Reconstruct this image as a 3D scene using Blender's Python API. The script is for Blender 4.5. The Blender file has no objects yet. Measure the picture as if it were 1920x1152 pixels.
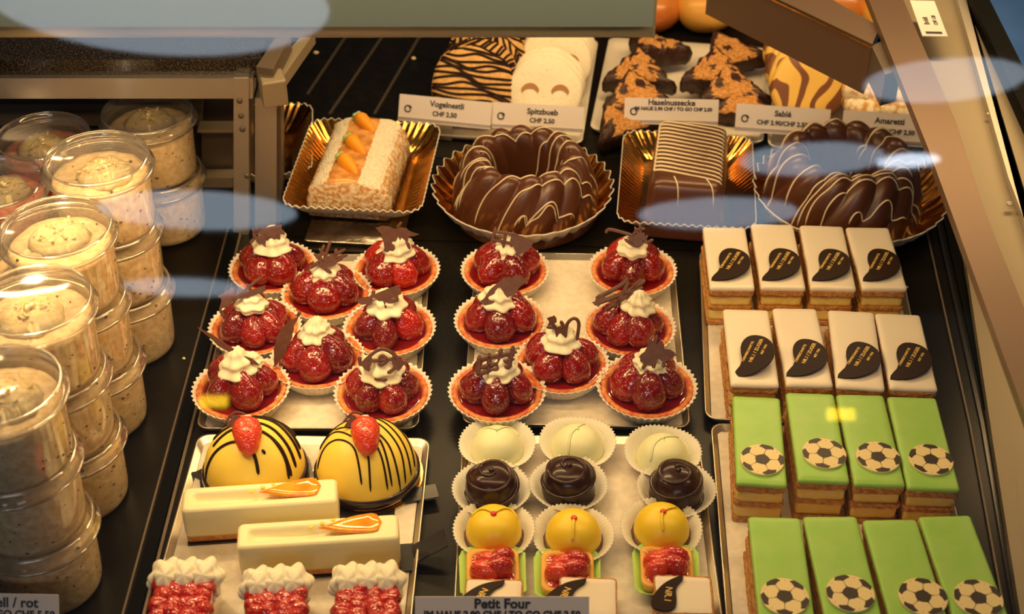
import bpy, math, random
from mathutils import Vector, Matrix, noise
from mathutils.bvhtree import BVHTree
PI = math.pi
C = bpy.context.scene.collection
SC = bpy.context.scene
# ---------------------------------------------------------------- camera, world, lights, exposure
CAM_H, PITCH, FPX = 1.05, math.radians(38.0), 2800.0
cd = bpy.data.cameras.new('camera'); cam = bpy.data.objects.new('camera', cd); C.objects.link(cam)
cam.location = (0, 0, CAM_H); cam.rotation_euler = (PI/2 - PITCH, 0, 0)
cd.sensor_width = 36; cd.lens = FPX/1920*36; cd.clip_start = .05; cd.clip_end = 60
cd.dof.use_dof = True; cd.dof.focus_distance = 1.52; cd.dof.aperture_fstop = 7.0
SC.camera = cam
SC.view_settings.view_transform = 'Standard'; SC.view_settings.look = 'None'
SC.view_settings.gamma = 1; SC.view_settings.exposure = 0.0; SC.view_settings.use_curve_mapping = False
w = bpy.data.worlds.new('world'); SC.world = w; w.use_nodes = True
w.node_tree.nodes['Background'].inputs[0].default_value = (.62, .66, .72, 1)
w.node_tree.nodes['Background'].inputs[1].default_value = .05
SC.cycles.use_denoising = True
SC.cycles.max_bounces = 10; SC.cycles.transparent_max_bounces = 24
SC.cycles.sample_clamp_indirect = 4; SC.cycles.caustics_reflective = False; SC.cycles.caustics_refractive = False

def area(name, loc, rot, sx, sy, power, col, spread=PI):
    l = bpy.data.lights.new(name, 'AREA'); l.shape = 'RECTANGLE'; l.size = sx; l.size_y = sy
    l.energy = power; l.color = col; l.spread = spread
    o = bpy.data.objects.new(name, l); C.objects.link(o); o.location = loc; o.rotation_euler = rot
    return o
WARM = (1, .645, .275)
area('hood_lamp', (-.27, 1.19, .437), (math.radians(8), 0, 0), .62, .03, 2.3, WARM)
area('rear_shelf_lamp', (.30, 1.72, .62), (math.radians(-8), 0, 0), 1.3, .05, 7.0, WARM)
area('top_rail_lamp', (.10, .985, .60), (math.radians(22), 0, 0), 1.2, .03, 3.1, WARM)
area('hall_ceiling_light', (-.3, -2.2, 2.34), (math.radians(50), 0, 0), 1.6, .5, 17, (1, .90, .84))
def spot(name, loc, target, power, col, size, blend=.6, soft=.02):
    l = bpy.data.lights.new(name, 'SPOT'); l.energy = power; l.color = col; l.spot_size = math.radians(size); l.spot_blend = blend
    l.shadow_soft_size = soft
    o = bpy.data.objects.new(name, l); C.objects.link(o); o.location = loc
    o.rotation_euler = (Vector(target)-Vector(loc)).to_track_quat('-Z', 'Y').to_euler(); return o
spot('hood_spot', (-.47, 1.12, .46), (-.47, 1.10, .2), 4.0, (1, .70, .34), 110)

spot('far_floor_fill', (2.0, 3.6, 1.9), (1.9, 3.4, -1), 420, (.55, .78, 1), 75)  # added cool fill, out of view, to brighten the floor beyond the case
# ---------------------------------------------------------------- pixel -> place helpers
cp, sp = math.cos(PITCH), math.sin(PITCH)
def ray(px, py):
    u, v = (px-960)/FPX, (576-py)/FPX
    return Vector((u, cp + v*sp, -sp + v*cp))
def at(px, py, z=0.0):
    d = ray(px, py); t = (z-CAM_H)/d.z
    return Vector((d.x*t, d.y*t, z))
def atY(px, py, Y):
    d = ray(px, py); t = Y/d.y
    return Vector((d.x*t, Y, CAM_H + d.z*t))
def fit(q, z):
    "rectangle on plane z nearest to the quad TL TR BR BL -> centre, width, length, rotation"
    a, b, c, d = [at(x, y, z) for x, y in q]
    ctr = (a+b+c+d)/4; ax = (a+b)/2-(c+d)/2
    wd = ((b-a).length+(c-d).length)/2
    return ctr, wd, ax.length, math.atan2(-ax.x, ax.y)

# ---------------------------------------------------------------- materials
MT = {}
def mat(name, col, rough=.5, metal=0, col2=None, nscale=200, lo=.4, hi=.6, bump=0, bscale=None, bdist=.002,
        coat=0, sss=0, sssr=.004, spec=.5, vor=False, detail=3, kind='noise', dist=0, emit=0, coatr=.05, stretch=None):
    m = bpy.data.materials.new(name); m.use_nodes = True; MT[name] = m
    nt = m.node_tree; N = nt.nodes; L = nt.links; b = N['Principled BSDF']
    b.inputs['Base Color'].default_value = (*col, 1); b.inputs['Roughness'].default_value = rough
    b.inputs['Metallic'].default_value = metal; b.inputs['Coat Weight'].default_value = coat
    b.inputs['Coat Roughness'].default_value = coatr; b.inputs['Specular IOR Level'].default_value = spec
    if sss:
        b.inputs['Subsurface Weight'].default_value = sss; b.inputs['Subsurface Scale'].default_value = sssr
        b.inputs['Subsurface Radius'].default_value = (1, .5, .25)
    if emit:
        b.inputs['Emission Color'].default_value = (*col, 1); b.inputs['Emission Strength'].default_value = emit
    tc = N.new('ShaderNodeTexCoord'); src = tc.outputs['Object']
    if stretch:
        mp = N.new('ShaderNodeMapping'); mp.inputs['Scale'].default_value = stretch; L.new(src, mp.inputs[0]); src = mp.outputs[0]
    if col2:
        if kind == 'wave':
            t = N.new('ShaderNodeTexWave'); t.inputs['Scale'].default_value = nscale; t.inputs['Distortion'].default_value = dist
            t.inputs['Detail'].default_value = detail; t.inputs['Detail Scale'].default_value = 1.2; o = t.outputs['Fac']
        elif kind == 'voronoi':
            t = N.new('ShaderNodeTexVoronoi'); t.inputs['Scale'].default_value = nscale; o = t.outputs['Distance']
        else:
            t = N.new('ShaderNodeTexNoise'); t.inputs['Scale'].default_value = nscale; t.inputs['Detail'].default_value = detail
            t.inputs['Distortion'].default_value = dist; o = t.outputs['Fac']
        L.new(src, t.inputs['Vector'])
        r = N.new('ShaderNodeValToRGB'); r.color_ramp.elements[0].position = lo; r.color_ramp.elements[1].position = hi
        r.color_ramp.elements[0].color = (*col, 1); r.color_ramp.elements[1].color = (*col2, 1)
        L.new(o, r.inputs[0]); L.new(r.outputs[0], b.inputs['Base Color'])
    if bump:
        if vor: t = N.new('ShaderNodeTexVoronoi'); o = t.outputs['Distance']
        else: t = N.new('ShaderNodeTexNoise'); t.inputs['Detail'].default_value = 4; o = t.outputs['Fac']
        t.inputs['Scale'].default_value = bscale or nscale; L.new(src, t.inputs['Vector'])
        bp = N.new('ShaderNodeBump'); bp.inputs['Strength'].default_value = bump; bp.inputs['Distance'].default_value = bdist
        L.new(o, bp.inputs['Height']); L.new(bp.outputs[0], b.inputs['Normal'])
    return m
def clear(name, base, gain, tint=(1, 1, 1), rough=.02, power=3.0, haze=0):
    "thin clear sheet: mostly see-through, more mirror-like at grazing angles"
    m = bpy.data.materials.new(name); m.use_nodes = True; MT[name] = m
    nt = m.node_tree; N = nt.nodes; L = nt.links; N.remove(N['Principled BSDF'])
    t = N.new('ShaderNodeBsdfTransparent'); t.inputs[0].default_value = (*tint, 1)
    g = N.new('ShaderNodeBsdfGlossy'); g.inputs['Roughness'].default_value = rough; g.inputs[0].default_value = (1, 1, 1, 1)
    lw = N.new('ShaderNodeLayerWeight'); pw = N.new('ShaderNodeMath'); pw.operation = 'POWER'; pw.inputs[1].default_value = power
    lw.inputs[0].default_value = .5
    ml = N.new('ShaderNodeMath'); ml.operation = 'MULTIPLY_ADD'; ml.inputs[1].default_value = gain; ml.inputs[2].default_value = base
    mx = N.new('ShaderNodeMixShader')
    L.new(lw.outputs['Facing'], pw.inputs[0]); L.new(pw.outputs[0], ml.inputs[0]); L.new(ml.outputs[0], mx.inputs[0])
    
    if haze:
        df = N.new('ShaderNodeBsdfTranslucent'); df.inputs[0].default_value = (.95, .92, .86, 1); d2 = N.new('ShaderNodeBsdfDiffuse'); d2.inputs[0].default_value = (.95, .92, .86, 1)
        m1 = N.new('ShaderNodeMixShader'); m1.inputs[0].default_value = .5; L.new(df.outputs[0], m1.inputs[1]); L.new(d2.outputs[0], m1.inputs[2])
        m2 = N.new('ShaderNodeMixShader'); m2.inputs[0].default_value = haze; L.new(t.outputs[0], m2.inputs[1]); L.new(m1.outputs[0], m2.inputs[2]); t = m2
    L.new(t.outputs[0], mx.inputs[1]); L.new(g.outputs[0], mx.inputs[2]); L.new(mx.outputs[0], N['Material Output'].inputs[0])
    return m
clear('pane', .035, .5)
clear('cup_plastic', .05, .55, (.98, .96, .93), .08, 2.0, .05)
clear('lid_plastic', .10, .75, (.98, .96, .93), .10, 1.6, .09)
clear('acetate', .10, .6, (.95, .93, .88), .08, 1.6)
mat('shelf', (.006, .005, .004), .28, spec=.16, bump=.04, bscale=900, bdist=.0004, col2=(.018, .015, .010), nscale=900, lo=.5, hi=.75)
mat('shelf_dull', (.004, .0035, .003), .45, spec=.25, col2=(.013, .009, .006), nscale=70, lo=.4, hi=.9)
mat('groove', (.16, .13, .10), .35, metal=.6)
mat('black_rubber', (.003, .003, .003), .6, spec=.06)
mat('black_rail', (.012, .010, .008), .25)
mat('granite', (.008, .007, .006), .2, col2=(.12, .085, .05), nscale=420, lo=.48, hi=.72, detail=6)
mat('cool_reflection', (.10, .135, .155), .4)  # cool reflection of the hood's upper front, put into a blue-grey colour
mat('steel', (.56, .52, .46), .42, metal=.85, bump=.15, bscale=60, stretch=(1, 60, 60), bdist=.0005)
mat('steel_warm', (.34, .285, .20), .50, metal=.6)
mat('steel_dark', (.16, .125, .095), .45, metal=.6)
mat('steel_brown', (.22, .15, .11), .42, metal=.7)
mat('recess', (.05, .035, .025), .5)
mat('hood', (.26, .23, .19), .38, metal=.35)
mat('liner', (.70, .63, .53), .55, bump=.35, bscale=140, bdist=.002, col2=(.78, .71, .60), nscale=120)
mat('tray_metal', (.62, .56, .46), .30, metal=.9)
mat('paper', (.78, .72, .62), .7, sss=.15, bump=.1, bscale=500)
mat('paper_thin', (.74, .70, .60), .65, sss=.3)
mat('crust', (.78, .33, .09), .55, col2=(.62, .12, .03), nscale=110, lo=.42, hi=.62, bump=.5, bscale=420)
mat('glaze', (.20, .006, .010), .07, coat=1)
def berry(name, col, col2, seeds=True, rough=.2):
    m = mat(name, col, rough, col2=col2, nscale=45, lo=.35, hi=.7, coat=1, coatr=.06, sss=.12, sssr=.003)
    nt = m.node_tree; N = nt.nodes; L = nt.links; b = N['Principled BSDF']
    tc = N.new('ShaderNodeTexCoord'); v = N.new('ShaderNodeTexVoronoi'); v.inputs['Scale'].default_value = 330
    L.new(tc.outputs['Object'], v.inputs['Vector'])
    r = N.new('ShaderNodeValToRGB'); r.color_ramp.elements[0].position = .10; r.color_ramp.elements[1].position = .42
    L.new(v.outputs['Distance'], r.inputs[0])
    n = N.new('ShaderNodeTexNoise'); n.inputs['Scale'].default_value = 130; L.new(tc.outputs['Object'], n.inputs['Vector'])
    ad = N.new('ShaderNodeMath'); ad.operation = 'ADD'; L.new(r.outputs[0], ad.inputs[0]); L.new(n.outputs['Fac'], ad.inputs[1])
    bp = N.new('ShaderNodeBump'); bp.inputs['Strength'].default_value = .55; bp.inputs['Distance'].default_value = .0016
    L.new(ad.outputs[0], bp.inputs['Height']); L.new(bp.outputs[0], b.inputs['Normal'])
    L.new(bp.outputs[0], b.inputs['Coat Normal'])
    return m
berry('berry', (.20, .003, .005), (.33, .006, .006))
berry('berry_dark', (.13, .002, .005), (.22, .004, .006))
berry('berry_bright', (.42, .008, .005), (.56, .020, .008))
berry('berry_box', (.46, .010, .008), (.60, .03, .012), rough=.12)
berry('berry_fresh', (.70, .035, .012), (.80, .08, .02), rough=.35)
mat('cream', (.88, .83, .64), .38, sss=.3, sssr=.003, bump=.08, bscale=250)
mat('choc_shard', (.105, .038, .020), .42, col2=(.13, .05, .028), nscale=150)
mat('choc_dark', (.022, .008, .006), .28, coat=.3)
mat('choc_swirl', (.032, .010, .006), .26, coat=.2, spec=.3)
mat('choc_coat', (.095, .030, .013), .34, coat=.18, coatr=.2)
mat('choc_line', (.020, .007, .004), .42, spec=.12)
mat('drizzle', (.80, .66, .44), .4)
mat('gold_leaf', (.62, .42, .10), .45, metal=.3)
mat('gold_card', (.95, .50, .12), .17, metal=1, bump=.25, bscale=40, bdist=.002)
mat('gold_dark', (.85, .42, .10), .15, metal=1, bump=.3, bscale=60, bdist=.002)
mat('silver_card', (.55, .50, .42), .22, metal=1, bump=.5, bscale=40, bdist=.004, col2=(.35, .31, .26), nscale=45)  # darker second tone paints dark reflections into the silver
mat('yellow_dome', (.93, .70, .10), .42, sss=.2)
mat('yellow_petit', (.90, .66, .03), .38, sss=.2)
mat('mint_dome', (.80, .82, .52), .42, sss=.2)
mat('mint_dot', (.25, .60, .12), .4)
mat('red_gel', (.75, .01, .008), .08, coat=1)
mat('ivory', (.93, .86, .54), .36, sss=.2, sssr=.004)
mat('sponge', (.72, .33, .06), .7, col2=(.60, .22, .04), nscale=300, bump=.5, bscale=400)
mat('orange_gel', (.95, .26, .01), .08, coat=1, col2=(.98, .42, .03), nscale=60)
mat('yellow_dot', (.95, .72, .08), .2)
mat('board_black', (.010, .008, .007), .22)
mat('custard', (.86, .66, .16), .45, col2=(.86, .68, .26), nscale=120, bump=.35, bscale=260, sss=.15)
mat('pastry', (.42, .16, .035), .7, col2=(.66, .33, .09), nscale=260, lo=.35, hi=.65, bump=.8, bscale=420)
mat('icing', (.80, .72, .60), .33, sss=.15, bump=.05, bscale=90)
mat('fondant', (.31, .60, .10), .36, sss=.15, bump=.05, bscale=90, col2=(.35, .62, .13), nscale=40)
mat('ball_white', (.85, .70, .36), .4)
mat('ball_black', (.035, .022, .015), .4)
mat('marzipan', (.95, .36, .01), .55)
mat('carrot_leaf', (.36, .60, .30), .6)
mat('nut_loaf', (.62, .30, .09), .8, col2=(.90, .72, .48), nscale=170, lo=.42, hi=.58, bump=.9, bscale=330, bdist=.003, detail=6)
mat('sugar_band', (.92, .85, .68), .85, col2=(.80, .60, .34), nscale=300, lo=.50, hi=.72, bump=1, bscale=350, bdist=.003)
mat('sweet_glaze', (.80, .42, .12), .3, col2=(.55, .22, .05), nscale=60, bump=.4, bscale=90, coat=.5)
mat('tan_cookie', (.66, .36, .11), .7, col2=(.78, .47, .17), nscale=150, bump=.5, bscale=300)
mat('marble', (.86, .54, .11), .5, kind='wave', nscale=10, dist=14, detail=1.6, col2=(.20, .065, .025), lo=.60, hi=.70)
mat('sugar_cookie', (.90, .82, .64), .85, col2=(.82, .66, .40), nscale=160, lo=.58, hi=.75, bump=.5, bscale=350)
mat('jam', (.42, .20, .06), .4)
mat('hazelnut', (.52, .22, .05), .8, col2=(.74, .38, .12), nscale=260, bump=1, bscale=300, bdist=.004)
mat('rock_choc', (.050, .018, .012), .45, bump=.8, bscale=110, bdist=.005)
mat('amaretti', (.88, .74, .48), .85, col2=(.72, .42, .14), kind='voronoi', nscale=120, lo=.42, hi=.75, bump=.6, bscale=200)
MT['amaretti'].node_tree.nodes['Color Ramp'].color_ramp.elements[0].color = (.92, .80, .58, 1)
MT['amaretti'].node_tree.nodes['Color Ramp'].color_ramp.elements[1].color = (.62, .34, .10, 1)
mat('bun', (.78, .30, .05), .35, col2=(.55, .13, .02), nscale=14, lo=.35, hi=.7, coat=.5, coatr=.2)
mat('bun_yellow', (.86, .46, .08), .4, col2=(.74, .30, .04), nscale=12, lo=.35, hi=.7, coat=.3, coatr=.3)
mat('muesli', (.74, .54, .29), .6, col2=(.88, .72, .46), nscale=150, lo=.36, hi=.6, bump=.5, bscale=160, sss=.1)
mat('muesli_red', (.66, .17, .14), .55, col2=(.82, .33, .24), nscale=140, bump=.5, bscale=200)
mat('fruit', (.97, .74, .34), .45, col2=(1, .88, .62), nscale=200, sss=.2, bump=.6, bscale=250)
mat('speck', (.12, .06, .03), .6)
mat('sign_white', (.86, .77, .73), .5)
mat('sign_ink', (.03, .025, .025), .6)
mat('sign_rail', (.42, .36, .36), .3)
mat('pistachio', (.34, .38, .04), .5)
mat('green_paper', (.42, .68, .14), .6, sss=.2)
mat('tart_case', (.86, .48, .10), .6, bump=.3, bscale=350)
mat('floor_mall', (.06, .08, .10), .6, col2=(.10, .125, .15), nscale=2, spec=.2)
mat('ceiling_mall', (.03, .03, .03), .9, spec=.1)
mat('lamp_face', (.62, .76, .90), .5, emit=3.6)
mat('lamp_bright', (.75, .86, 1.0), .5, emit=13)
mat('lamp_yellow', (1.0, .62, .02), .5, emit=11)
mat('lamp_rim', (.3, .3, .3), .5)

# ---------------------------------------------------------------- mesh helpers
class MB:
    def __init__(s): s.V = []; s.F = []; s.M = []
    def add(s, V, F, m=0, mx=None):
        o = len(s.V)
        s.V += [tuple(mx @ Vector(v)) if mx else tuple(v) for v in V]
        s.F += [tuple(i+o for i in f) for f in F]
        s.M += (m if isinstance(m, list) else [m]*len(F))
        return s
    def mesh(s, name, mats, smooth=True):
        me = bpy.data.meshes.new(name); me.from_pydata(s.V, [], s.F)
        for m in (mats if isinstance(mats, (list, tuple)) else [mats]): me.materials.append(MT[m])
        me.polygons.foreach_set('material_index', s.M)
        me.polygons.foreach_set('use_smooth', [smooth]*len(s.F)); me.update()
        import bmesh
        bm = bmesh.new(); bm.from_mesh(me); bmesh.ops.recalc_face_normals(bm, faces=bm.faces); bm.to_mesh(me); bm.free()
        return me
def rings(R, closed=True, cap0=True, cap1=True):
    n = len(R[0]); V = [v for r in R for v in r]; F = []
    for i in range(len(R)-1):
        for j in range(n if closed else n-1):
            k = (j+1) % n
            F.append((i*n+j, i*n+k, (i+1)*n+k, (i+1)*n+j))
    if cap0: F.append(tuple(range(n))[::-1])
    if cap1: F.append(tuple((len(R)-1)*n+j for j in range(n)))
    return V, F
def lathe(prof, n=32, mod=None, cap0=False, cap1=False):
    R = []
    for i, (r, z) in enumerate(prof):
        ring = []
        for j in range(n):
            a = 2*PI*j/n; rr, zz = mod(a, i, r, z) if mod else (r, z)
            ring.append((rr*math.cos(a), rr*math.sin(a), zz))
        R.append(ring)
    return rings(R, True, cap0, cap1)
def rrect(wd, d, r, n=5):
    P = []
    for cx, cy, a0 in ((wd/2-r, d/2-r, 0), (-wd/2+r, d/2-r, PI/2), (-wd/2+r, -d/2+r, PI), (wd/2-r, -d/2+r, 1.5*PI)):
        for k in range(n+1):
            a = a0+PI/2*k/n; P.append((cx+r*math.cos(a), cy+r*math.sin(a)))
    return P
def rbox(wd, d, z0, z1, r=.002, b=.001, n=4):
    R = []
    for z, ins in ((z0, b), (z0+b*.3, b*.3), (z0+b, 0), (z1-b, 0), (z1-b*.3, b*.3), (z1, b)):
        R.append([(x, y, z) for x, y in rrect(wd-2*ins, d-2*ins, max(r-ins, .0002), n)])
    return rings(R)
def boxv(a, b):
    (x0, y0, z0), (x1, y1, z1) = a, b
    V = [(x0,y0,z0),(x1,y0,z0),(x1,y1,z0),(x0,y1,z0),(x0,y0,z1),(x1,y0,z1),(x1,y1,z1),(x0,y1,z1)]
    return V, [(0,3,2,1),(4,5,6,7),(0,1,5,4),(1,2,6,5),(2,3,7,6),(3,0,4,7)]
def tube(P, r, n=6, sq=1.0, up=(0,0,1), taper=True):
    P = [Vector(p) for p in P]; R = []
    up = Vector(up)
    for i, p in enumerate(P):
        t = (P[min(i+1, len(P)-1)]-P[max(i-1, 0)])
        if t.length < 1e-9: t = Vector((1, 0, 0))
        t.normalize(); s = t.cross(up)
        if s.length < 1e-3: s = t.cross(Vector((0, 1, .1)))
        s.normalize(); u = s.cross(t)
        k = r
        if taper and (i == 0 or i == len(P)-1): k = r*.4
        R.append([tuple(p + s*(k*math.cos(2*PI*j/n)) + u*(k*sq*math.sin(2*PI*j/n))) for j in range(n)])
    return rings(R)
def poly(P, z0, z1):
    n = len(P); V = [(x, y, z0) for x, y in P]+[(x, y, z1) for x, y in P]
    return V, [tuple(range(n))[::-1], tuple(range(n, 2*n))]+[(i, (i+1) % n, (i+1) % n+n, i+n) for i in range(n)]
def sphere(r, n=16, m=10, sc=(1, 1, 1), c=(0, 0, 0)):
    R = []
    for i in range(m+1):
        a = -PI/2+PI*i/m; rr = max(math.cos(a), .001)*r
        R.append([(c[0]+rr*math.cos(2*PI*j/n)*sc[0], c[1]+rr*math.sin(2*PI*j/n)*sc[1], c[2]+r*math.sin(a)*sc[2]) for j in range(n)])
    return rings(R)
def jig(V, amp, freq, seed=0):
    out = []
    for v in V:
        p = Vector(v)*freq+Vector((seed*7.3, seed*3.1, seed))
        out.append(tuple(Vector(v)+noise.noise_vector(p)*amp))
    return out
def spline(P, k=6):
    P = [Vector(p) for p in P]; out = []
    for i in range(len(P)-1):
        a, b, c, d = P[max(i-1, 0)], P[i], P[i+1], P[min(i+2, len(P)-1)]
        for j in range(k):
            t = j/k
            out.append(.5*((2*b)+(c-a)*t+(2*a-5*b+4*c-d)*t*t+(3*b-a-3*c+d)*t**3))
    out.append(P[-1]); return out
_T = {}
def text(s, size, m, ext=.0002, bold=0, align='CENTER'):
    key = (s, size, m, ext, bold, align)
    if key not in _T:
        c = bpy.data.curves.new('lettering', 'FONT'); c.body = s; c.size = size; c.extrude = ext; c.offset = bold
        c.align_x = align; c.align_y = 'CENTER'; c.resolution_u = 3
        o = bpy.data.objects.new('lettering', c); C.objects.link(o)
        dg = bpy.context.evaluated_depsgraph_get(); me = bpy.data.meshes.new_from_object(o.evaluated_get(dg))
        bpy.data.objects.remove(o); me.materials.clear(); me.materials.append(MT[m]); _T[key] = me
    return _T[key]
def link(name, me, parent=None, loc=(0, 0, 0), rot=(0, 0, 0), sc=1, label=None, kind=None):
    o = bpy.data.objects.new(name, me); C.objects.link(o); o.parent = parent; o.location = loc; o.rotation_euler = rot
    o.scale = (sc, sc, sc) if isinstance(sc, (int, float)) else sc
    if label: o['label'] = label
    if kind: o['kind'] = kind
    return o
def thing(name, label, cat, loc=(0, 0, 0), rz=0, group=None, rot=None, me=None):
    o = bpy.data.objects.new(name, me); C.objects.link(o); o.location = loc; o.rotation_euler = rot or (0, 0, rz)
    o['label'] = label; o['category'] = cat
    if group: o['group'] = group
    return o
def one(V, F, name, m, smooth=True): return MB().add(V, F).mesh(name, m, smooth)
def drape(me, strokes, r, m='drizzle', name='drizzle', jump=.02, sq=.5, step=.0015, smooth=True, minz=-1):
    "lay piped lines on a mesh from above"
    bv = BVHTree.FromPolygons([v.co for v in me.vertices], [tuple(p.vertices) for p in me.polygons])
    mb = MB()
    for st in strokes:
        P = spline([(x, y, 0) for x, y in st], 10) if smooth else [Vector((x, y, 0)) for x, y in st]
        Q = [P[0]]
        for p in P[1:]:
            while (p-Q[-1]).length > step: Q.append(Q[-1]+(p-Q[-1]).normalized()*step)
        run = []
        def flush():
            if len(run) > 3:
                k = run
                V, F = tube(k, r, 6, sq); mb.add(V, F)
        for q in Q:
            h = bv.ray_cast(Vector((q.x, q.y, 1)), Vector((0, 0, -1)))
            if h[0] is None or h[0].z < minz or (run and abs(h[0].z-run[-1].z) > jump): flush(); run = []
            if h[0] is not None and h[0].z >= minz: run.append(h[0]+h[1]*r*.45*(1 if h[1].z > 0 else -1))
        flush()
    return mb.mesh(name, m)

# ---------------------------------------------------------------- the hall outside the case
def struct(name, me):
    o = link(name, me); o['kind'] = 'structure'; return o
struct('floor', one(*boxv((-9, -14, -1.05), (9, 9, -1.0)), 'floor', 'floor_mall', False))
struct('ceiling', one(*boxv((-9, -14, 2.4), (9, -1.2, 2.45)), 'ceiling', 'ceiling_mall', False))

# ---------------------------------------------------------------- display case
GT = math.radians(67); GY = .70
case = thing('display_case', 'brushed metal and glass patisserie display case with a black shelf', 'display case', (0, 1.4, -.02))
cinv = Matrix.Translation((0, -1.4, .02))
def cpart(name, V, F, m, smooth=False, label=None, kind=None):
    mb = MB(); mb.add(V, F, 0, cinv); return link(name, mb.mesh(name, m, smooth), case, label=label, kind=kind)
def slab(name, px, ztop, zbot, m, **k):
    P = [at(x, y, ztop) for x, y in px]; n = len(P)
    V = [tuple(p) for p in P]+[(p.x, p.y, zbot) for p in P]
    return cpart(name, V, [tuple(range(n)), tuple(range(n, 2*n))[::-1]]+[(i, (i+1) % n, (i+1) % n+n, i+n) for i in range(n)], m, **k)
def panel(name, x0, y0, x1, y1, Y, th, m, **k):
    a, b = atY(x0, y0, Y), atY(x1, y1, Y); c = atY(x1, y0, Y); d = atY(x0, y1, Y)
    V = [tuple(v) for v in (a, c, b, d)]+[(v.x, v.y+th, v.z) for v in (a, c, b, d)]
    return cpart(name, V, [(0, 1, 2, 3), (7, 6, 5, 4)]+[(i, (i+1) % 4, (i+1) % 4+4, i+4) for i in range(4)], m, **k)
# black shelf: front panel left, centre panel, rear panel
L0, L1 = at(428, 440), at(236, 1165)
dirL = (L0-L1)
cpart('shelf_panel', [(-1.0, .6, 0), (L1.x-.05*dirL.x/dirL.y*4, L1.y-.2, 0), (L0.x, 1.52, 0), (-1.0, 1.52, 0),
                      (-1.0, .6, -.02), (L1.x-.05*dirL.x/dirL.y*4, L1.y-.2, -.02), (L0.x, 1.52, -.02), (-1.0, 1.52, -.02)],
      [(0, 1, 2, 3), (7, 6, 5, 4), (0, 4, 5, 1), (1, 5, 6, 2), (2, 6, 7, 3), (3, 7, 4, 0)], 'shelf')
cpart('shelf_panel', *boxv((-.55, .55, -.024), (1.05, 1.66, -.0005)), 'shelf')
cpart('shelf_panel', *boxv((-.9, 1.662, -.024), (.70, 3.6, -.0005)), 'shelf_dull')
def seam(name, pts, wd, m, z0=0, h=.0025, kind=None):
    P = [at(x, y, z0) for x, y in pts]; mb = MB()
    for a, b in zip(P[:-1], P[1:]):
        d = (b-a).normalized(); s = Vector((-d.y, d.x, 0))*wd/2
        q = [a+s, a-s, b-s, b+s]; V = [tuple(v+Vector((0, 0, h))) for v in q]+[(v.x, v.y, -.01) for v in q]
        mb.add(V, [(0, 1, 2, 3), (7, 6, 5, 4), (0, 4, 5, 1), (1, 5, 6, 2), (2, 6, 7, 3), (3, 7, 4, 0)], 0, cinv)
    return link(name, mb.mesh(name, m, False), case)
seam('rail', [(441, 430), (248, 1165)], .012, 'black_rubber')
seam('rail', [(454, 430), (268, 1165)], .003, 'steel_dark')
seam('rail', [(428, 430), (228, 1165)], .002, 'steel_dark')
seam('rail', [(1772, 395), (1862, 800), (1935, 1165)], .010, 'black_rubber')
seam('rail', [(1752, 395), (1842, 800), (1905, 1165)], .004, 'black_rail')
seam('rail', [(1728, 395), (1818, 800), (1885, 1165)], .002, 'steel_dark')
for a, b in (((576, 178), (648, 70)), ((618, 215), (722, 62)), ((702, 215), (792, 60))):
    seam('groove', [a, b], .004, 'groove', h=.0015)
seam('groove', [(500, 443), (830, 452), (1300, 470)], .001, 'black_rubber', h=.0005)
# side sill at the right: pale strip, brown rail, stepped outer trim
slab('side_sill', [(1808, 470), (1822, 470), (1868, 600), (1935, 1165), (1915, 1165), (1862, 830)], .012, -.02, 'steel_warm')
slab('side_sill', [(1822, 470), (1846, 470), (2030, 1165), (1930, 1165), (1868, 600)], .011, -.02, 'steel_warm')
slab('side_rail', [(1605, -60), (1668, -60), (1792, 228), (1848, 400), (2010, 800), (1930, 800), (1741, 280)], .26, .25, 'steel_brown')
slab('side_panel', [(1668, -60), (1778, -60), (1890, 330), (2060, 860), (2040, 900), (1848, 400), (1792, 228)], .24, .222, 'steel_warm')
slab('side_panel', [(1778, -60), (1796, -60), (1922, 420), (1960, 520), (1990, 600), (1890, 330)], .25, .222, 'steel')
slab('side_panel', [(1796, -60), (1822, -60), (1960, 330), (1960, 420), (1940, 420)], .245, .222, 'steel_warm')
slab('edge_seal', [(1796, -60), (1826, -60), (1960, 208), (1960, 300)], .262, .222, 'black_rubber')
for x, y in ((1821, 78), (1855, 214), (1893, 382)):
    p = at(x, y, .246); V, F = sphere(.0035, 10, 6, (1, 1, .5)); cpart('rivet', [(v[0]+p.x, v[1]+p.y, v[2]+p.z) for v in V], F, 'steel', True)
# rear glazing frame
slab('frame_bar', [(1330, -60), (1420, -80), (1650, 50), (1634, 86)], .25, .188, 'steel_brown')
slab('frame_edge', [(1327, -60), (1334, -61), (1638, 84), (1634, 88)], .2515, .2495, 'gold_card')
slab('frame_end', [(1634, 86), (1668, 70), (1690, 130), (1660, 140)], .2495, .21, 'steel_dark')
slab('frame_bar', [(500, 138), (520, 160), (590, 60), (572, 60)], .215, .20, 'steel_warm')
slab('frame_bar', [(480, 125), (512, 130), (545, 66), (530, 50)], .235, .215, 'steel_dark')
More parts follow.
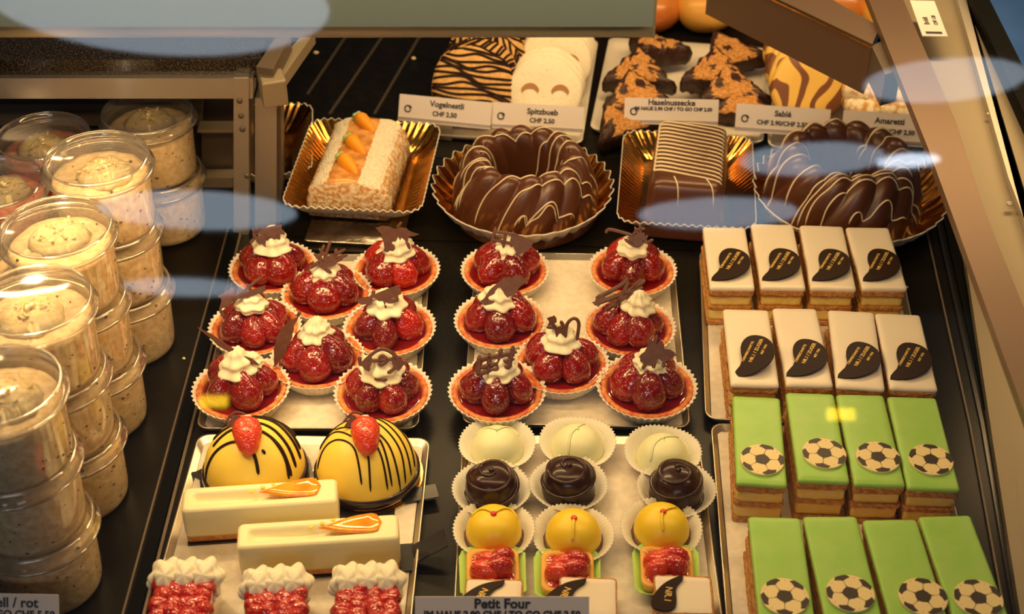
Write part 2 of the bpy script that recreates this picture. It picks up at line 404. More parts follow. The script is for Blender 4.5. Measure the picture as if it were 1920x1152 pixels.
# left rear counter
panel('granite_ledge', -260, 112, 488, 146, 1.50, .60, 'granite')
panel('front_rail', -260, 147, 474, 185, 1.492, .03, 'steel')
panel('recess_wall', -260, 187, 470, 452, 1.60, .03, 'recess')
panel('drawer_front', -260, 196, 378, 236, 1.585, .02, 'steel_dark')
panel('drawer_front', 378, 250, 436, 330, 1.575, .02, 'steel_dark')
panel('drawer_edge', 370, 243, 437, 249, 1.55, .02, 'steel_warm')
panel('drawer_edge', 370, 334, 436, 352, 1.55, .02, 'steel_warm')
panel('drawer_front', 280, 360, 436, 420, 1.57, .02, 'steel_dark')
panel('post', 478, 184, 517, 445, 1.500, .035, 'steel')
panel('post', 438, 147, 466, 442, 1.488, .02, 'steel')
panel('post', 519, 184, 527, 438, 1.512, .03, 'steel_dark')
for y in (190, 218, 243, 331):
    p = atY(449+(y-190)*.1, y, 1.487); V, F = sphere(.0035, 10, 6, (1, .4, 1)); cpart('bolt', [(v[0]+p.x, v[1]+p.y, v[2]+p.z) for v in V], F, 'steel_dark', True)
p0 = atY(500, 180, 1.475); V, F = rbox(.028, .03, 0, .032, .002, .002)
cpart('corner_bracket', [(v[0]*math.cos(.3)-v[1]*math.sin(.3)+p0.x+.008, v[0]*math.sin(.3)+v[1]*math.cos(.3)+p0.y, v[2]+p0.z-.006) for v in V], F, 'steel_warm')
# lamp hood along the top: a rounded aluminium profile with an open underside
hb, ht = .4515, .53
prof = [(1.137, hb), (1.130, hb+.005), (1.122, hb+.03), (1.128, hb+.055), (1.145, ht-.005), (1.17, ht), (1.25, ht), (1.262, ht-.02), (1.262, hb), (1.255, hb), (1.250, ht-.03), (1.16, ht-.03), (1.142, hb)]
xa, xb = -1.0, atY(1225, 30, 1.13).x
V = [(x, y, z) for x in (xa, xb) for y, z in prof]; n = len(prof)
cpart('lamp_hood', V, [(i, (i+1) % n, (i+1) % n+n, i+n) for i in range(n)]+[tuple(range(n))[::-1], tuple(range(n, 2*n))], 'hood', True)
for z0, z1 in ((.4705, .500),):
    V, F = boxv((xa, 1.1195, z0), (xb-.001, 1.125, z1)); cpart('hood_reflection', V, F, 'cool_reflection')  # added strip, coloured like the cool reflection on the hood's upper front
V, F = boxv((xb, 1.136, hb), (xb+.003, 1.262, ht)); cpart('hood_end_cap', V, F, 'hood')
# front glass pane, raked
gv = []
for dd in (0, .006):
    for x, s in ((-.95, 0), (.95, 0), (.95, .74), (-.95, .74)):
        gv.append((x, GY+s*math.cos(GT)-dd*math.sin(GT), -.02+s*math.sin(GT)+dd*math.cos(GT)))
cpart('front_glass', gv, [(0, 1, 2, 3), (7, 6, 5, 4), (0, 4, 5, 1), (1, 5, 6, 2), (2, 6, 7, 3), (3, 7, 4, 0)], 'pane', label='clear raked glass with blue lamp reflections')
V, F = boxv((-.95, .96, .645), (.95, 1.06, .68)); cpart('top_rail', V, F, 'steel')

# ceiling lamps of the hall, seen mirrored in the raked glass
gn = Vector((0, -math.sin(GT), math.cos(GT))); g0 = Vector((0, GY, -.02))
def mirror(px, py, z):
    d = ray(px, py); o = Vector((0, 0, CAM_H)); t = (g0-o).dot(gn)/d.dot(gn); h = o+d*t
    r = d-2*d.dot(gn)*gn; s = (z-h.z)/r.z; return h+r*s, (t+s)
CZ = 2.36
for i, (px, py, wpx, m, lab) in enumerate([(300, 8, 640, 'lamp_face', 'wide round blue-white ceiling lamp nearest the case, mirrored at the top left'),
      (372, 396, 370, 'lamp_face', 'round blue-white ceiling lamp mirrored beside the muesli cups'), (348, 539, 232, 'lamp_face', 'small round ceiling lamp mirrored as a thin oval left of the tarts'),
      (1345, 401, 300, 'lamp_face', 'round ceiling lamp mirrored in front of the striped chocolate loaf'), (1522, 299, 270, 'lamp_face', 'round ceiling lamp mirrored across the right ring cake'),
      (1702, 301, 118, 'lamp_bright', 'small very bright ceiling lamp mirrored beside the right ring cake'), (1770, 152, 300, 'lamp_face', 'round ceiling lamp mirrored over the right side rail')]):
    P, t = mirror(px, py, CZ); R = wpx/2/FPX*t
    a = thing('ceiling_lamp', lab, 'lamp', (P.x, P.y, CZ), group='round ceiling lamps of the hall')
    V, F = lathe([(R*.985, 0), (R*.98, .001)], 64, cap0=True, cap1=True); link('lamp_face', one(V, F, 'lamp_face', m), a)
    V, F = lathe([(R*1.0, -.002), (R*1.02, 0), (R*1.02, .04), (R*.99, .04), (R*.99, -.002)], 64); link('lamp_rim', one(V, F, 'lamp_rim', 'lamp_rim'), a)
for px, py, lab in ((402, 753, 'small yellow lit box of the hall mirrored over the front left tart'), (1575, 777, 'small yellow lit box of the hall mirrored over the green slices')):
    d = ray(px, py); o = Vector((0, 0, CAM_H)); t = (g0-o).dot(gn)/d.dot(gn); h = o+d*t; r = d-2*d.dot(gn)*gn
    s = 8; P = h+r*s; k = (t+s)/FPX
    V, F = boxv((-26*k, 0, -11*k), (26*k, .03, 11*k)); thing('light_box', lab, 'lamp', P, me=one(V, F, 'light_box', 'lamp_yellow', False), group='yellow light boxes of the hall')

# ---------------------------------------------------------------- trays
ZT = .0075
def tray(q, z, lab, length=None, over=0, extend=None):
    c, wd, ln, rz = fit(q, z)
    if extend:
        d = Vector((math.sin(-rz), math.cos(rz), 0)); c = c-d*(extend-ln)/2; ln = extend
    t = thing('cake_tray', lab, 'tray', (c.x, c.y, .0005), rz, 'metal cake trays lined with white paper')
    R = []
    for z_, o in ((.0, -.006), (.003, -.004), (.010, 0), (.0115, .0), (.0112, -.0015), (.0045, -.0065)):
        R.append([(x, y, z_) for x, y in rrect(wd+2*o, ln+2*o, .012, 5)])
    link('tray_body', one(*rings(R), 'tray_body', 'tray_metal'), t)
    V, F = rbox(wd-.014+over, ln-.014+over*.3, .0052, .0062 if not over else .0064, .004, .0003)
    link('paper_liner', one(V, F, 'paper_liner', 'liner'), t)
    print('tray', lab[:30], round(wd, 3), round(ln, 3), round(math.degrees(rz), 1)); return t
tray([(452, 478), (803, 478), (790, 806), (362, 803)], .011, 'paper lined tray under the eight strawberry tarts on the left')
tray([(890, 475), (1264, 477), (1292, 799), (868, 799)], .011, 'paper lined tray under the seven strawberry tarts in the middle')
tray([(1306, 478), (1690, 478), (1745, 797), (1330, 797)], .011, 'paper lined tray under the white iced cream slices')
tray([(375, 819), (803, 819), (782, 1100), (288, 1100)], .011, 'paper lined tray under the yellow domes, cream bars and berry boxes', extend=.30)
tray([(865, 816), (1312, 820), (1345, 1100), (855, 1100)], .011, 'paper lined tray under the rows of petits fours', extend=.30)
tray([(1334, 802), (1752, 802), (1830, 1100), (1356, 1100)], .011, 'paper lined tray under the green football slices', extend=.30)

# ---------------------------------------------------------------- strawberry tarts
def berry_mesh(seed, m, hgt=1.0):
    rnd = random.Random(seed); prof = []
    pts = [(.0, .10), (.30, .02), (.62, .03), (.86, .16), (1.0, .32), (.97, .47), (.84, .65), (.62, .82), (.36, .95), (.14, 1.0), (0.01, 1.01)]
    sq = rnd.uniform(.9, 1.06)
    V, F = lathe([(max(r, .01), z*hgt) for r, z in pts], 22, lambda a, i, r, z: (r*(1+.05*math.cos(a*2+seed)+.03*math.cos(3*a+seed*2))*sq, z))
    S = .0172
    V = [(x*S, y*S, z*.036) for x, y, z in V]; V = jig(V, .0012, 70, seed)
    return one(V, F, 'strawberry', m)
BER = [berry_mesh(i, ('berry', 'berry_dark', 'berry', 'berry_bright')[i % 4]) for i in range(8)]
def flute(n, amp, i0=0):
    return lambda a, i, r, z: (r + (amp*(i-i0) if i > i0 else 0)*math.sin(n*a), z)
PAPER = MB(); 
V, F = lathe([(.001, .0004), (.036, .0004), (.039, .002), (.0435, .010), (.048, .0175), (.0506, .0215), (.0498, .0217), (.0468, .0175), (.042, .010), (.0375, .003), (.001, .001)], 192,
             lambda a, i, r, z: (r+(.0012 if 3 <= i <= 8 else .0003 if i > 0 else 0)*math.sin(44*a), z+(.0006*math.sin(44*a) if i in (5, 6) else 0)))
PAPER = one(V, F, 'paper_case', 'paper')
V, F = lathe([(.001, .0012), (.034, .0012), (.0365, .004), (.0405, .012), (.0438, .0185), (.0428, .0205), (.0395, .0198), (.038, .0165)], 180,
             lambda a, i, r, z: (r+(.0006 if 2 <= i <= 6 else 0)*math.sin(40*a), z+(.0005*math.sin(40*a) if i in (4, 5, 6) else 0)))
CRUST = one(V, F, 'tart_crust', 'crust')
V, F = lathe([(.001, .0175), (.02, .0175), (.036, .0165), (.0385, .0168), (.0385, .013), (.001, .013)], 48); GLAZE = one(V, F, 'red_glaze', 'glaze')
def swirl(seed, R=.020, H=.026, lobes=7, tw=130):
    rnd = random.Random(seed); prof = []
    for i in range(26):
        t = i/25; r = R*(1-t)**.62*(1+.09*math.sin(t*PI*5.2+seed))*(1 if t > .08 else .75+3*t); prof.append((max(r, .0004), H*t**.9))
    V, F = lathe(prof, 84, lambda a, i, r, z: (r*(1+.085*math.sin(lobes*a+tw*z+seed)), z+.0006*math.sin(lobes*a+tw*z)), cap0=True, cap1=True)
    V = [(x+.14*z*math.sin(seed*2), y+.14*z*math.cos(seed*3), z) for x, y, z in V]
    return one(V, F, 'whipped_cream', 'cream')
CREAM = [swirl(i, .019+.0016*math.sin(i*2.1), .025+.002*math.cos(i), 6+i % 3, 110+20*(i % 3)) for i in range(6)]
# piped chocolate decorations: outlines and strokes in centimetres, drawn upright
def ragged(pts, seed=0, sub=3, amp=.12):
    rnd = random.Random(seed); out = []
    for i in range(len(pts)):
        a, b = pts[i], pts[(i+1) % len(pts)]
        for k in range(sub):
            t = k/sub; out.append(((a[0]*(1-t)+b[0]*t+rnd.uniform(-amp, amp))*.01, (a[1]*(1-t)+b[1]*t+rnd.uniform(-amp, amp))*.01))
    return out
def deco(plates, strokes, seed=0, wd=.0017):
    mb = MB()
    for p in plates:
        V, F = poly(ragged(p, seed), -.0008, .0008); mb.add(V, F)
    for s in strokes:
        V, F = tube(spline([(x*.01, y*.01, .0) for x, y in s], 5), wd, 6, .55); mb.add(V, F)
    return mb.mesh('chocolate_decoration', 'choc_shard', False)
D = {
 'holed': deco([[(-1.5, -.4), (-1.6, 1.0), (-.6, 1.3)], [(-1.6, 1.0), (1.3, 1.5), (1.6, .6), (.6, .3), (-1.2, .5)], [(-1.5, .2), (-.2, .5), (-.3, -.7), (-.9, -.5)]],
               [[(-.2, .6), (.1, -.4)], [(.9, .9), (1.1, 0)], [(-1.4, 0), (-1.8, -.5)], [(-.5, 0), (.9, .2)]], 1),
 'wing': deco([[(-2.1, 1.5), (-.8, 1.7), (.2, 1.5), (1.2, 1.7), (2.6, 1.0), (1.6, .9), (1.3, .1), (.4, -.2), (-.1, -1.2), (-.9, -.9), (-1.0, .2), (-1.3, .9)]], [[(.3, 1.6), (.7, 2.2)], [(1.4, .2), (1.7, -.5)]], 2),
 'scribble': deco([[(-1.3, .2), (.9, .9), (1.0, -.2), (-.2, -.5)]], [[(-1.8, -.2), (0, .4), (2.2, 1.1)], [(-1.0, 1.2), (.2, 0), (1.8, .3)], [(-.4, 1.6), (.7, .1), (1.3, 1.3)], [(.2, 1.9), (-.6, .2), (.4, -1.0)], [(-.1, .4), (.9, 2.2)], [(1.0, .4), (2.3, .5)]], 3),
 'twig': deco([[(-2.4, .4), (-1.0, 1.1), (-.7, .2), (-1.5, -.6), (-2.4, -1.2), (-2.1, -.2)], [(-.8, .4), (2.0, 1.3), (1.9, .7), (.3, .2)]],
              [[(-1.0, -.2), (.3, 1.0), (1.8, 2.2)], [(-.6, .2), (.8, .5), (2.1, 1.0)], [(-.3, 1.1), (.3, .2)], [(.3, 1.5), (.9, .5)], [(-2.2, -1.0), (-1.9, -1.7)]], 4),
 'bracket': deco([[(-1.4, .3), (1.3, 1.4), (1.6, .6), (.9, .1), (-.6, 0)], [(-2.8, .0), (-1.2, .3), (-1.5, -.5), (-2.5, -.4)]], [[(-.1, .6), (.1, -.8)], [(1.1, .8), (1.2, -.2)], [(.1, -.3), (1.2, 0)], [(-1.2, .3), (-1.0, .9)]], 5),
 'blade': deco([[(1.5, 2.6), (.6, 2.0), (-.6, .9), (-1.2, -1.2), (-1.3, -2.5), (-.3, -1.4), (.5, 0), (.9, 1.2)]], [[(1.4, 2.5), (1.7, 3.0)]], 6),
 'stick': deco([[(-3.3, 2.4), (-1.7, 1.5), (.2, .2), (2.1, -1.1), (1.2, -1.0), (-.4, .0), (-1.9, 1.0)]], [], 7),
 'ring': deco([[(-1.9, .0), (-1.1, 1.2), (-.7, .4), (-1.2, -.5)], [(1.1, 1.3), (2.1, .3), (1.6, -.6), (.9, .3)]],
              [[(-1.2, -.5), (-1.1, .8), (0, 1.5), (1.1, 1.0), (1.2, -.1), (.5, -.7)], [(-.3, .3), (0, .9), (.5, .5), (0, .1), (-.3, .3)], [(-1.6, .5), (0, .5), (1.8, .7)], [(-.7, -1.2), (.5, -1.3)], [(-1.9, 0), (-2.0, .9)]], 8),
 'ladder': deco([[(.3, .3), (.9, 1.0), (2.6, .4), (2.3, -.6), (1.3, -1.2), (.9, -.5)]], [[(-1.5, -.4), (-1.3, 1.4)], [(-.3, -.6), (-.2, 1.2)], [(-1.5, .9), (1.0, .9)], [(-1.6, .1), (.8, -.1)], [(.5, -.4), (.5, 1.2)]], 9),
 'tendril': deco([[(-.9, .3), (.8, 1.0), (1.2, 0), (.2, -.6)]], [[(-3.0, .5), (-2.7, .9), (-1.2, .7), (.2, .4)], [(-.6, -.4), (0, 1.0), (.9, 1.3)], [(-.2, 1.4), (.9, .0), (1.8, .3)], [(-1.1, .1), (.3, -.5), (1.2, .7)], [(.3, 1.7), (.6, .3)]], 10),
 'leaf': deco([[(-2.4, -.9), (-1.2, .3), (.2, 1.3), (1.8, 1.4), (2.5, .9), (1.6, .3), (.9, -.5), (-.8, -.8), (-1.6, -1.2)]], [], 11),
 'slats': deco([[(-3.4, -.2), (-2.6, .4), (-1.8, .1), (-2.7, -.7)]], [[(-3.2, -.4), (0, .5), (1.9, 1.4)], [(-3.0, .2), (-.6, 1.1), (.3, 1.8)], [(-2.2, -1.0), (.2, .2), (1.6, .8)], [(-1.4, -.8), (-.5, .1), (.3, 1.5)], [(-.1, -.2), (.8, .9), (1.6, 1.5)]], 12, .0022),
 'letters': deco([[(-1.4, 1.9), (-.7, 2.3), (-.5, 1.6), (-1.3, 1.2)], [(-.6, .9), (-.1, 1.3), (.1, -.2), (-.5, -.3)]], [[(-1.2, 1.6), (-.6, .9), (-.4, -.6)], [(-.1, -.4), (.1, .9), (-.2, 1.7)], [(.2, -.2), (.4, 1.3), (1.0, 1.9), (1.5, 1.4), (1.3, -.3)], [(-.7, -.7), (.4, -.7)], [(-1.5, 1.1), (-.6, 1.0)]], 13),
 'grid': deco([], [[(-1.9, -.7), (-1.5, 1.2)], [(-.9, -.7), (-.6, 1.3)], [(0, -.5), (.5, 1.6)], [(.9, -.4), (1.6, 1.7)], [(-1.8, .0), (1.6, .5)], [(-1.7, .8), (1.9, 1.1)], [(-2.0, -.5), (1.3, -.1)]], 14, .0024),
 'maple': deco([[(-1.4, .1), (-.7, .9), (-.5, 1.8), (.1, 1.3), (.7, 1.7), (.9, .9), (2.2, .4), (1.4, -.1), (.5, -.1), (-.2, -.6), (-1.0, -.4)]], [[(-.5, -.2), (-.9, -1.0)], [(.2, 0), (0, -1.0)], [(1.0, 0), (.9, -.8)], [(0, .9), (.2, 2.1)]], 15),
}
# px, py of the rim centre; decoration; its offset (x, y, z) cm, lean, turn in the picture plane; label
TARTS = [
 (512, 500, 'holed', (0, -.9, 6.6), 62, -4, 'strawberry tart, far left corner of the left tray, with holed chocolate plate'),
 (742, 505, 'wing', (0, -1.2, 6.6), 62, -8, 'bright strawberry tart, far right corner of the left tray, wing shaped chocolate'),
 (612, 548, 'scribble', (.4, -1.0, 6.8), 60, 10, 'strawberry tart with scribbled chocolate between the far corner tarts of the left tray'),
 (478, 612, 'twig', (-.6, -1.0, 6.6), 60, -4, 'strawberry tart, left edge of the left tray, with a twig like chocolate'),
 (730, 613, 'bracket', (-.2, -1.0, 6.6), 58, 4, 'strawberry tart at the right edge of the left tray with a bracket shaped chocolate'),
 (595, 672, 'blade', (-3.1, -.8, 4.9), 68, 4, 'strawberry tart amid the left tray, dark chocolate blade leaning beside its bare cream'),
 (452, 727, 'stick', (.0, -.2, 7.0), 66, -2, 'strawberry tart, near left corner of the left tray, with long chocolate stick'),
 (718, 733, 'ring', (.2, -1.3, 6.6), 58, -2, 'strawberry tart, near right corner of the left tray, with ring shaped chocolate'),
 (947, 505, 'ladder', (.2, -1.0, 6.6), 60, -4, 'strawberry tart, far left corner of the middle tray, with ladder shaped chocolate'),
 (1186, 505, 'tendril', (.0, -1.0, 6.8), 58, -2, 'strawberry tart, far right corner of the middle tray, with curling chocolate tendril'),
 (938, 600, 'leaf', (.4, -1.0, 6.8), 55, 2, 'strawberry tart at the left edge of the middle tray with a solid leaf shaped chocolate'),
 (1180, 612, 'slats', (-.5, -.6, 6.6), 50, 8, 'strawberry tart at the right edge of the middle tray with slatted chocolate jutting left'),
 (1053, 680, 'letters', (.0, -.9, 6.2), 72, 0, 'strawberry tart amid the middle tray with chocolate curls shaped like letters'),
 (932, 731, 'grid', (.1, -1.2, 6.3), 60, 6, 'strawberry tart, near left corner of the middle tray, with a chocolate lattice'),
 (1213, 724, 'maple', (.3, -1.1, 6.6), 58, -2, 'strawberry tart, near right corner of the middle tray, jagged maple leaf chocolate'),
]
CROFF = {5: (.000, .006), 11: (.006, 0)}
for i, (px, py, dk, off, lean, turn, lab) in enumerate(TARTS):
    rnd = random.Random(100+i); p = at(px, py, ZT+.021); sc = 1.0 if i != 14 else 1.03
    g = 'glazed strawberry tarts on the left tray' if i < 8 else 'glazed strawberry tarts on the middle tray'
    t = thing('strawberry_tart', lab, 'tart', (p.x, p.y, ZT), 0, g); t.scale = (sc,)*3
    tilt = (rnd.uniform(-.03, .03), rnd.uniform(-.03, .03), rnd.uniform(0, 6))
    link('paper_case', PAPER, t, rot=(0, 0, tilt[2])); link('tart_crust', CRUST, t, rot=(0, 0, tilt[2]+1), sc=(1.06, 1.06, 1)); link('red_glaze', GLAZE, t, sc=(1.06, 1.06, 1))
    a0 = -PI/2 + rnd.choice((0, .5))+rnd.uniform(-.12, .12)
    for k in range(5+(i % 4 == 3)):
        a = a0+k*2*PI/(5+(i % 4 == 3))+rnd.uniform(-.10, .10); s = rnd.uniform(.96, 1.10)*(.93 if i % 4 == 3 else 1.0); R = .0285
        b = BER[rnd.randrange(8)] if i in (1, 9) or rnd.random() < .12 else BER[rnd.choice((0, 1, 2, 4, 5, 6))]
        m = Matrix.Rotation(a, 4, 'Z') @ Matrix.Rotation(-math.radians(rnd.uniform(20, 30)), 4, 'Y')
        e = (m @ Matrix.Rotation(rnd.uniform(0, 6), 4, 'Z')).to_euler()
        link('strawberry', b, t, (R*math.cos(a), R*math.sin(a), .0135), e, (s, s, s*rnd.uniform(1.08, 1.18)))
    link('strawberry', BER[i % 8], t, (0, 0, .0205), (0, 0, i), (1.0, 1.0, .95))
    ox, oy = CROFF.get(i, (0, 0)); ox += rnd.uniform(-.003, .003)
    cs = rnd.uniform(1.0, 1.16)
    link('whipped_cream', CREAM[i % 6], t, (ox, oy-.002, .0465), (rnd.uniform(-.15, .1), rnd.uniform(-.15, .15), rnd.uniform(0, 6)), (cs, cs, cs*.95))
    if i == 6: link('whipped_cream', CREAM[2], t, (.016, .004, .05), (.1, .2, 1), .62)
    link('chocolate_decoration', D[dk], t, (off[0]*.01, off[1]*.01, off[2]*.01), (math.radians(lean), math.radians(turn)*-1, math.radians(rnd.uniform(-8, 8))), 1.12)

# ---------------------------------------------------------------- cream slices
SW, SH = .047, .052
def slice_body(wd, ln, seed):
    rnd = random.Random(seed)
    lev = [(0, .0055, 1), (.0055, .0205, 0), (.0205, .0255, 1), (.0255, .0395, 0), (.0395, .0475, 1)]
    mb = MB()
    P = rrect(wd, ln, .003, 2); Q = []
    for i in range(len(P)):
        a, b = P[i], P[(i+1) % len(P)]; L = math.hypot(a[0]-b[0], a[1]-b[1]); k = max(1, int(L/.0028))
        Q += [(a[0]+(b[0]-a[0])*j/k, a[1]+(b[1]-a[1])*j/k) for j in range(k)]
    for z0, z1, m in lev:
        off = (-.0012 if m == 0 else .0006)+rnd.uniform(-.0004, .0004); R = []
        for t in (0, .25, .5, .75, 1):
            z = z0+(z1-z0)*t; r = []
            for x, y in Q:
                n_ = noise.noise(Vector((x*220+seed, y*220, z*(420 if m else 150))))*(.0011 if m else .0006)
                o = off+n_; r.append((x*(1+o/wd*2), y*(1+o/ln*2), z+noise.noise(Vector((x*90, y*90, seed+z0*99)))*.0007*(0 if t in (0,) and z0 == 0 else 1)))
            R.append(r)
        V, F = rings(R); mb.add(V, F, m)
    return mb.mesh('pastry_body', ['custard', 'pastry'])
BODY = {}
def icing_top(wd, ln, m, seed):
    R = []
    P = rrect(wd, ln, .003, 5)
    Q = []
    for i in range(len(P)):
        a, b = P[i], P[(i+1) % len(P)]; L = math.hypot(a[0]-b[0], a[1]-b[1]); k = max(1, int(L/.004))
        Q += [(a[0]+(b[0]-a[0])*j/k, a[1]+(b[1]-a[1])*j/k) for j in range(k)]
    for z, o, k in ((.0472, -.0004, 1), (.0478, .0004, 1), (.0500, .0003, .3), (.0514, -.0006, 0), (.052, -.0022, 0), (.0519, -.007, 0)):
        R.append([(x*(1+2*o/wd), y*(1+2*o/ln), z-k*.0014*max(0, noise.noise(Vector((x*150, y*150, seed))))-(.0004 if z == .0472 else 0)+.0003*noise.noise(Vector((x*60, y*60, seed)))) for x, y in Q])
    return one(*rings(R), 'icing', m)
PL = [(370,930),(395,860),(470,790),(560,720),(608,640),(625,560),(614,460),(622,370),(660,280),(720,215),(800,172),(880,155),(960,160),(1040,175),(1120,202),(1200,240),(1270,292),(1325,350),(1362,420),(1378,490),(1375,560),(1358,625),(1325,690),(1270,745),(1200,795),(1110,840),(1000,882),(890,915),(780,935),(670,942),(560,942),(460,935)]
PLQ = one(*poly([((x-870)/12/1850, -(y-550)/12/1195) for x, y in PL][::-1], 0, .0016), 'plaque', 'choc_line', False)
def ball_mesh():
    phi = (1+5**.5)/2; ico = []
    for s1 in (1, -1):
        for s2 in (1, -1):
            ico += [Vector((0, s1, s2*phi)), Vector((s1, s2*phi, 0)), Vector((s2*phi, 0, s1))]
    ico = [v.normalized() for v in ico]
    q = ico[0].rotation_difference(Vector((0, 0, 1))); ico = [q @ v for v in ico]
    import itertools
    ed = min((a-b).length for a, b in itertools.combinations(ico, 2))*1.05
    hexs = [((a+b+c)/3).normalized() for a, b, c in itertools.combinations(ico, 3) if (a-b).length < ed and (b-c).length < ed and (a-c).length < ed]
    R0 = .0207; nr, na = 34, 150; V = [(0, 0, .0022)]; F = []; M = []
    for i in range(1, nr+1):
        for j in range(na): a = 2*PI*j/na; V.append((R0*i/nr*math.cos(a), R0*i/nr*math.sin(a), .0022))
    def cls(f):
        c = sum((Vector(V[k]) for k in f), Vector())/len(f); x, y = c.x/R0*.97, c.y/R0*.97; d = Vector((x, y, math.sqrt(max(0, 1-x*x-y*y))))
        dp = sorted((math.acos(min(1, d.dot(v))) - .028 for v in ico)); dh = sorted((math.acos(min(1, d.dot(v))) for v in hexs))
        if dp[0]-.0 < .335 and dp[0]+.055 < dh[0]: return 1
        if dh[1]-dh[0] < .035: return 1
        return 0
    for j in range(na): F.append((0, 1+j, 1+(j+1) % na))
    for i in range(nr-1):
        for j in range(na):
            k = (j+1) % na; F.append((1+i*na+j, 1+(i+1)*na+j, 1+(i+1)*na+k, 1+i*na+k))
    M = [cls(f) for f in F]; b = len(V)
    for j in range(na): a = 2*PI*j/na; V.append((R0*1.01*math.cos(a), R0*1.01*math.sin(a), .0016))
    for j in range(na): a = 2*PI*j/na; V.append((R0*1.01*math.cos(a), R0*1.01*math.sin(a), 0))
    o = 1+(nr-1)*na
    for j in range(na):
        k = (j+1) % na; F += [(o+j, b+j, b+k, o+k), (b+j, b+na+j, b+na+k, b+k)]; M += [0, 0]
    mb = MB(); mb.add(V, F, M); return mb.mesh('football_disc', ['ball_white', 'ball_black'])
BALL = ball_mesh()
SL = [
 ('w', [(1318,426),(1397,426),(1415,540),(1332,540)], 'white iced slice at the far left of the tray'),
 ('w', [(1408,420),(1487,420),(1510,540),(1428,540)], 'white iced slice second from the left in the far row'),
 ('w', [(1500,423),(1580,423),(1605,541),(1521,541)], 'white iced slice third from the left in the far row'),
 ('w', [(1587,426),(1665,426),(1702,541),(1617,541)], 'white iced slice at the right end of the far row'),
 ('w', [(1356,580),(1440,580),(1461,722),(1371,722)], 'white iced slice left of its row just behind the green slices, plaque shining'),
 ('w', [(1449,578),(1530,578),(1562,722),(1475,722)], 'white iced slice second from the left just behind the green slices'),
 ('w', [(1553,583),(1638,583),(1658,727),(1570,727)], 'white iced slice third from the left just behind the green slices'),
 ('w', [(1644,587),(1722,590),(1761,730),(1667,728)], 'white iced slice at the right end just behind the green slices'),
 ('g', [(1376,744),(1460,744),(1477,908),(1380,908)], 'green iced slice at the left end of the farther green row'),
 ('g', [(1477,736),(1560,738),(1596,903),(1494,901)], 'green iced slice second from the left in the farther green row'),
 ('g', [(1569,738),(1656,742),(1698,910),(1602,908)], 'green iced slice third from the left in the farther green row'),
 ('g', [(1664,744),(1755,745),(1800,918),(1703,915)], 'green iced slice at the right end of the farther green row'),
 ('g', [(1404,969),(1500,970),(1530,1172),(1424,1172)], 'green iced slice at the left end of the nearest row'),
 ('g', [(1508,967),(1604,969),(1660,1172),(1548,1172)], 'green iced slice second from the left in the nearest row'),
 ('g', [(1620,973),(1716,975),(1784,1172),(1670,1172)], 'green iced slice third from the left in the nearest row'),
 ('g', [(1724,964),(1818,970),(1900,1172),(1790,1172)], 'green iced slice at the right end of the nearest row'),
]
BP = [None]*8+[(1429,865),(1545,853),(1646,860),(1745,865),(1471,1122),(1594,1116),(1730,1122),(1834,1125)]
for i, (k, q, lab) in enumerate(SL):
    z = ZT+SH; c, wd, ln, rz = fit(q, z); wd = min(wd, .0495)
    lab += ' with plaque' if k == 'w' and 'plaque' not in lab else '' if k == 'w' else ' with football'
    print('slice', round(wd, 4), round(ln, 3), round(math.degrees(rz), 1))
    t = thing('cream_slice', lab, 'cake slice', (c.x, c.y, ZT), rz, 'white iced cream slices' if k == 'w' else 'green iced football slices')
    link('pastry_body', slice_body(wd-.001, ln-.001, i), t)
    link('icing', icing_top(wd, ln, 'icing' if k == 'w' else 'fondant', i), t)
    if k == 'w':
        pq = link('chocolate_plaque', PLQ, t, (.000, -ln/2+.039, .0550), (.04, -.12, 0), 1.0)
        if i == 4: pq.rotation_euler = (.10, -.30, 0); pq.location.z += .003
        for s, dx, sz in (('CREMESCHNITTE', -.0085, .0037), ('NR.1 / ZUGER', .0, .0054), ('SEIT 1953', .0080, .0034)):
            link('lettering', text(s, sz, 'gold_leaf', .00025, .0001), pq, (.0045+dx, .0045-.1*dx, .0018), (0, 0, math.radians(62)))
    else:
        p = at(*BP[i], z); d = Matrix.Rotation(-rz, 3, 'Z') @ (p-Vector((c.x, c.y, z)))
        link('football_disc', BALL, t, (d.x, d.y, .0522), (0, 0, (.35, -.2, .1, .5, -.1, .9, .4, .7)[i-8]))

# ---------------------------------------------------------------- muesli cups
shell = [(.001, .0), (.044, .0), (.0465, .002), (.0475, .006), (.0495, .060), (.0505, .071)]
V, F = lathe(shell, 64); SHELL = one(V, F, 'cup_wall', 'cup_plastic')
lidp = [(.0500, .066), (.0545, .0665), (.0562, .069), (.0562, .0725), (.0540, .0745), (.0530, .0800), (.0522, .0825), (.0505, .0832), (.0492, .082), (.0485, .0785), (.0478, .0775), (.001, .0775)]
V, F = lathe(lidp, 72); LID = one(V, F, 'lid', 'lid_plastic')
V, F = lathe([(.0555+.0013*math.cos(a), .0705+.0013*math.sin(a)) for a in [k*PI/3 for k in range(7)]], 72)
V2, F2 = lathe([(.0512+.0010*math.cos(a), .0830+.0010*math.sin(a)) for a in [k*PI/3 for k in range(7)]], 72)
mb = MB(); mb.add(V, F); mb.add(V2, F2); BEAD = mb.mesh('lid_rim', 'lid_plastic')
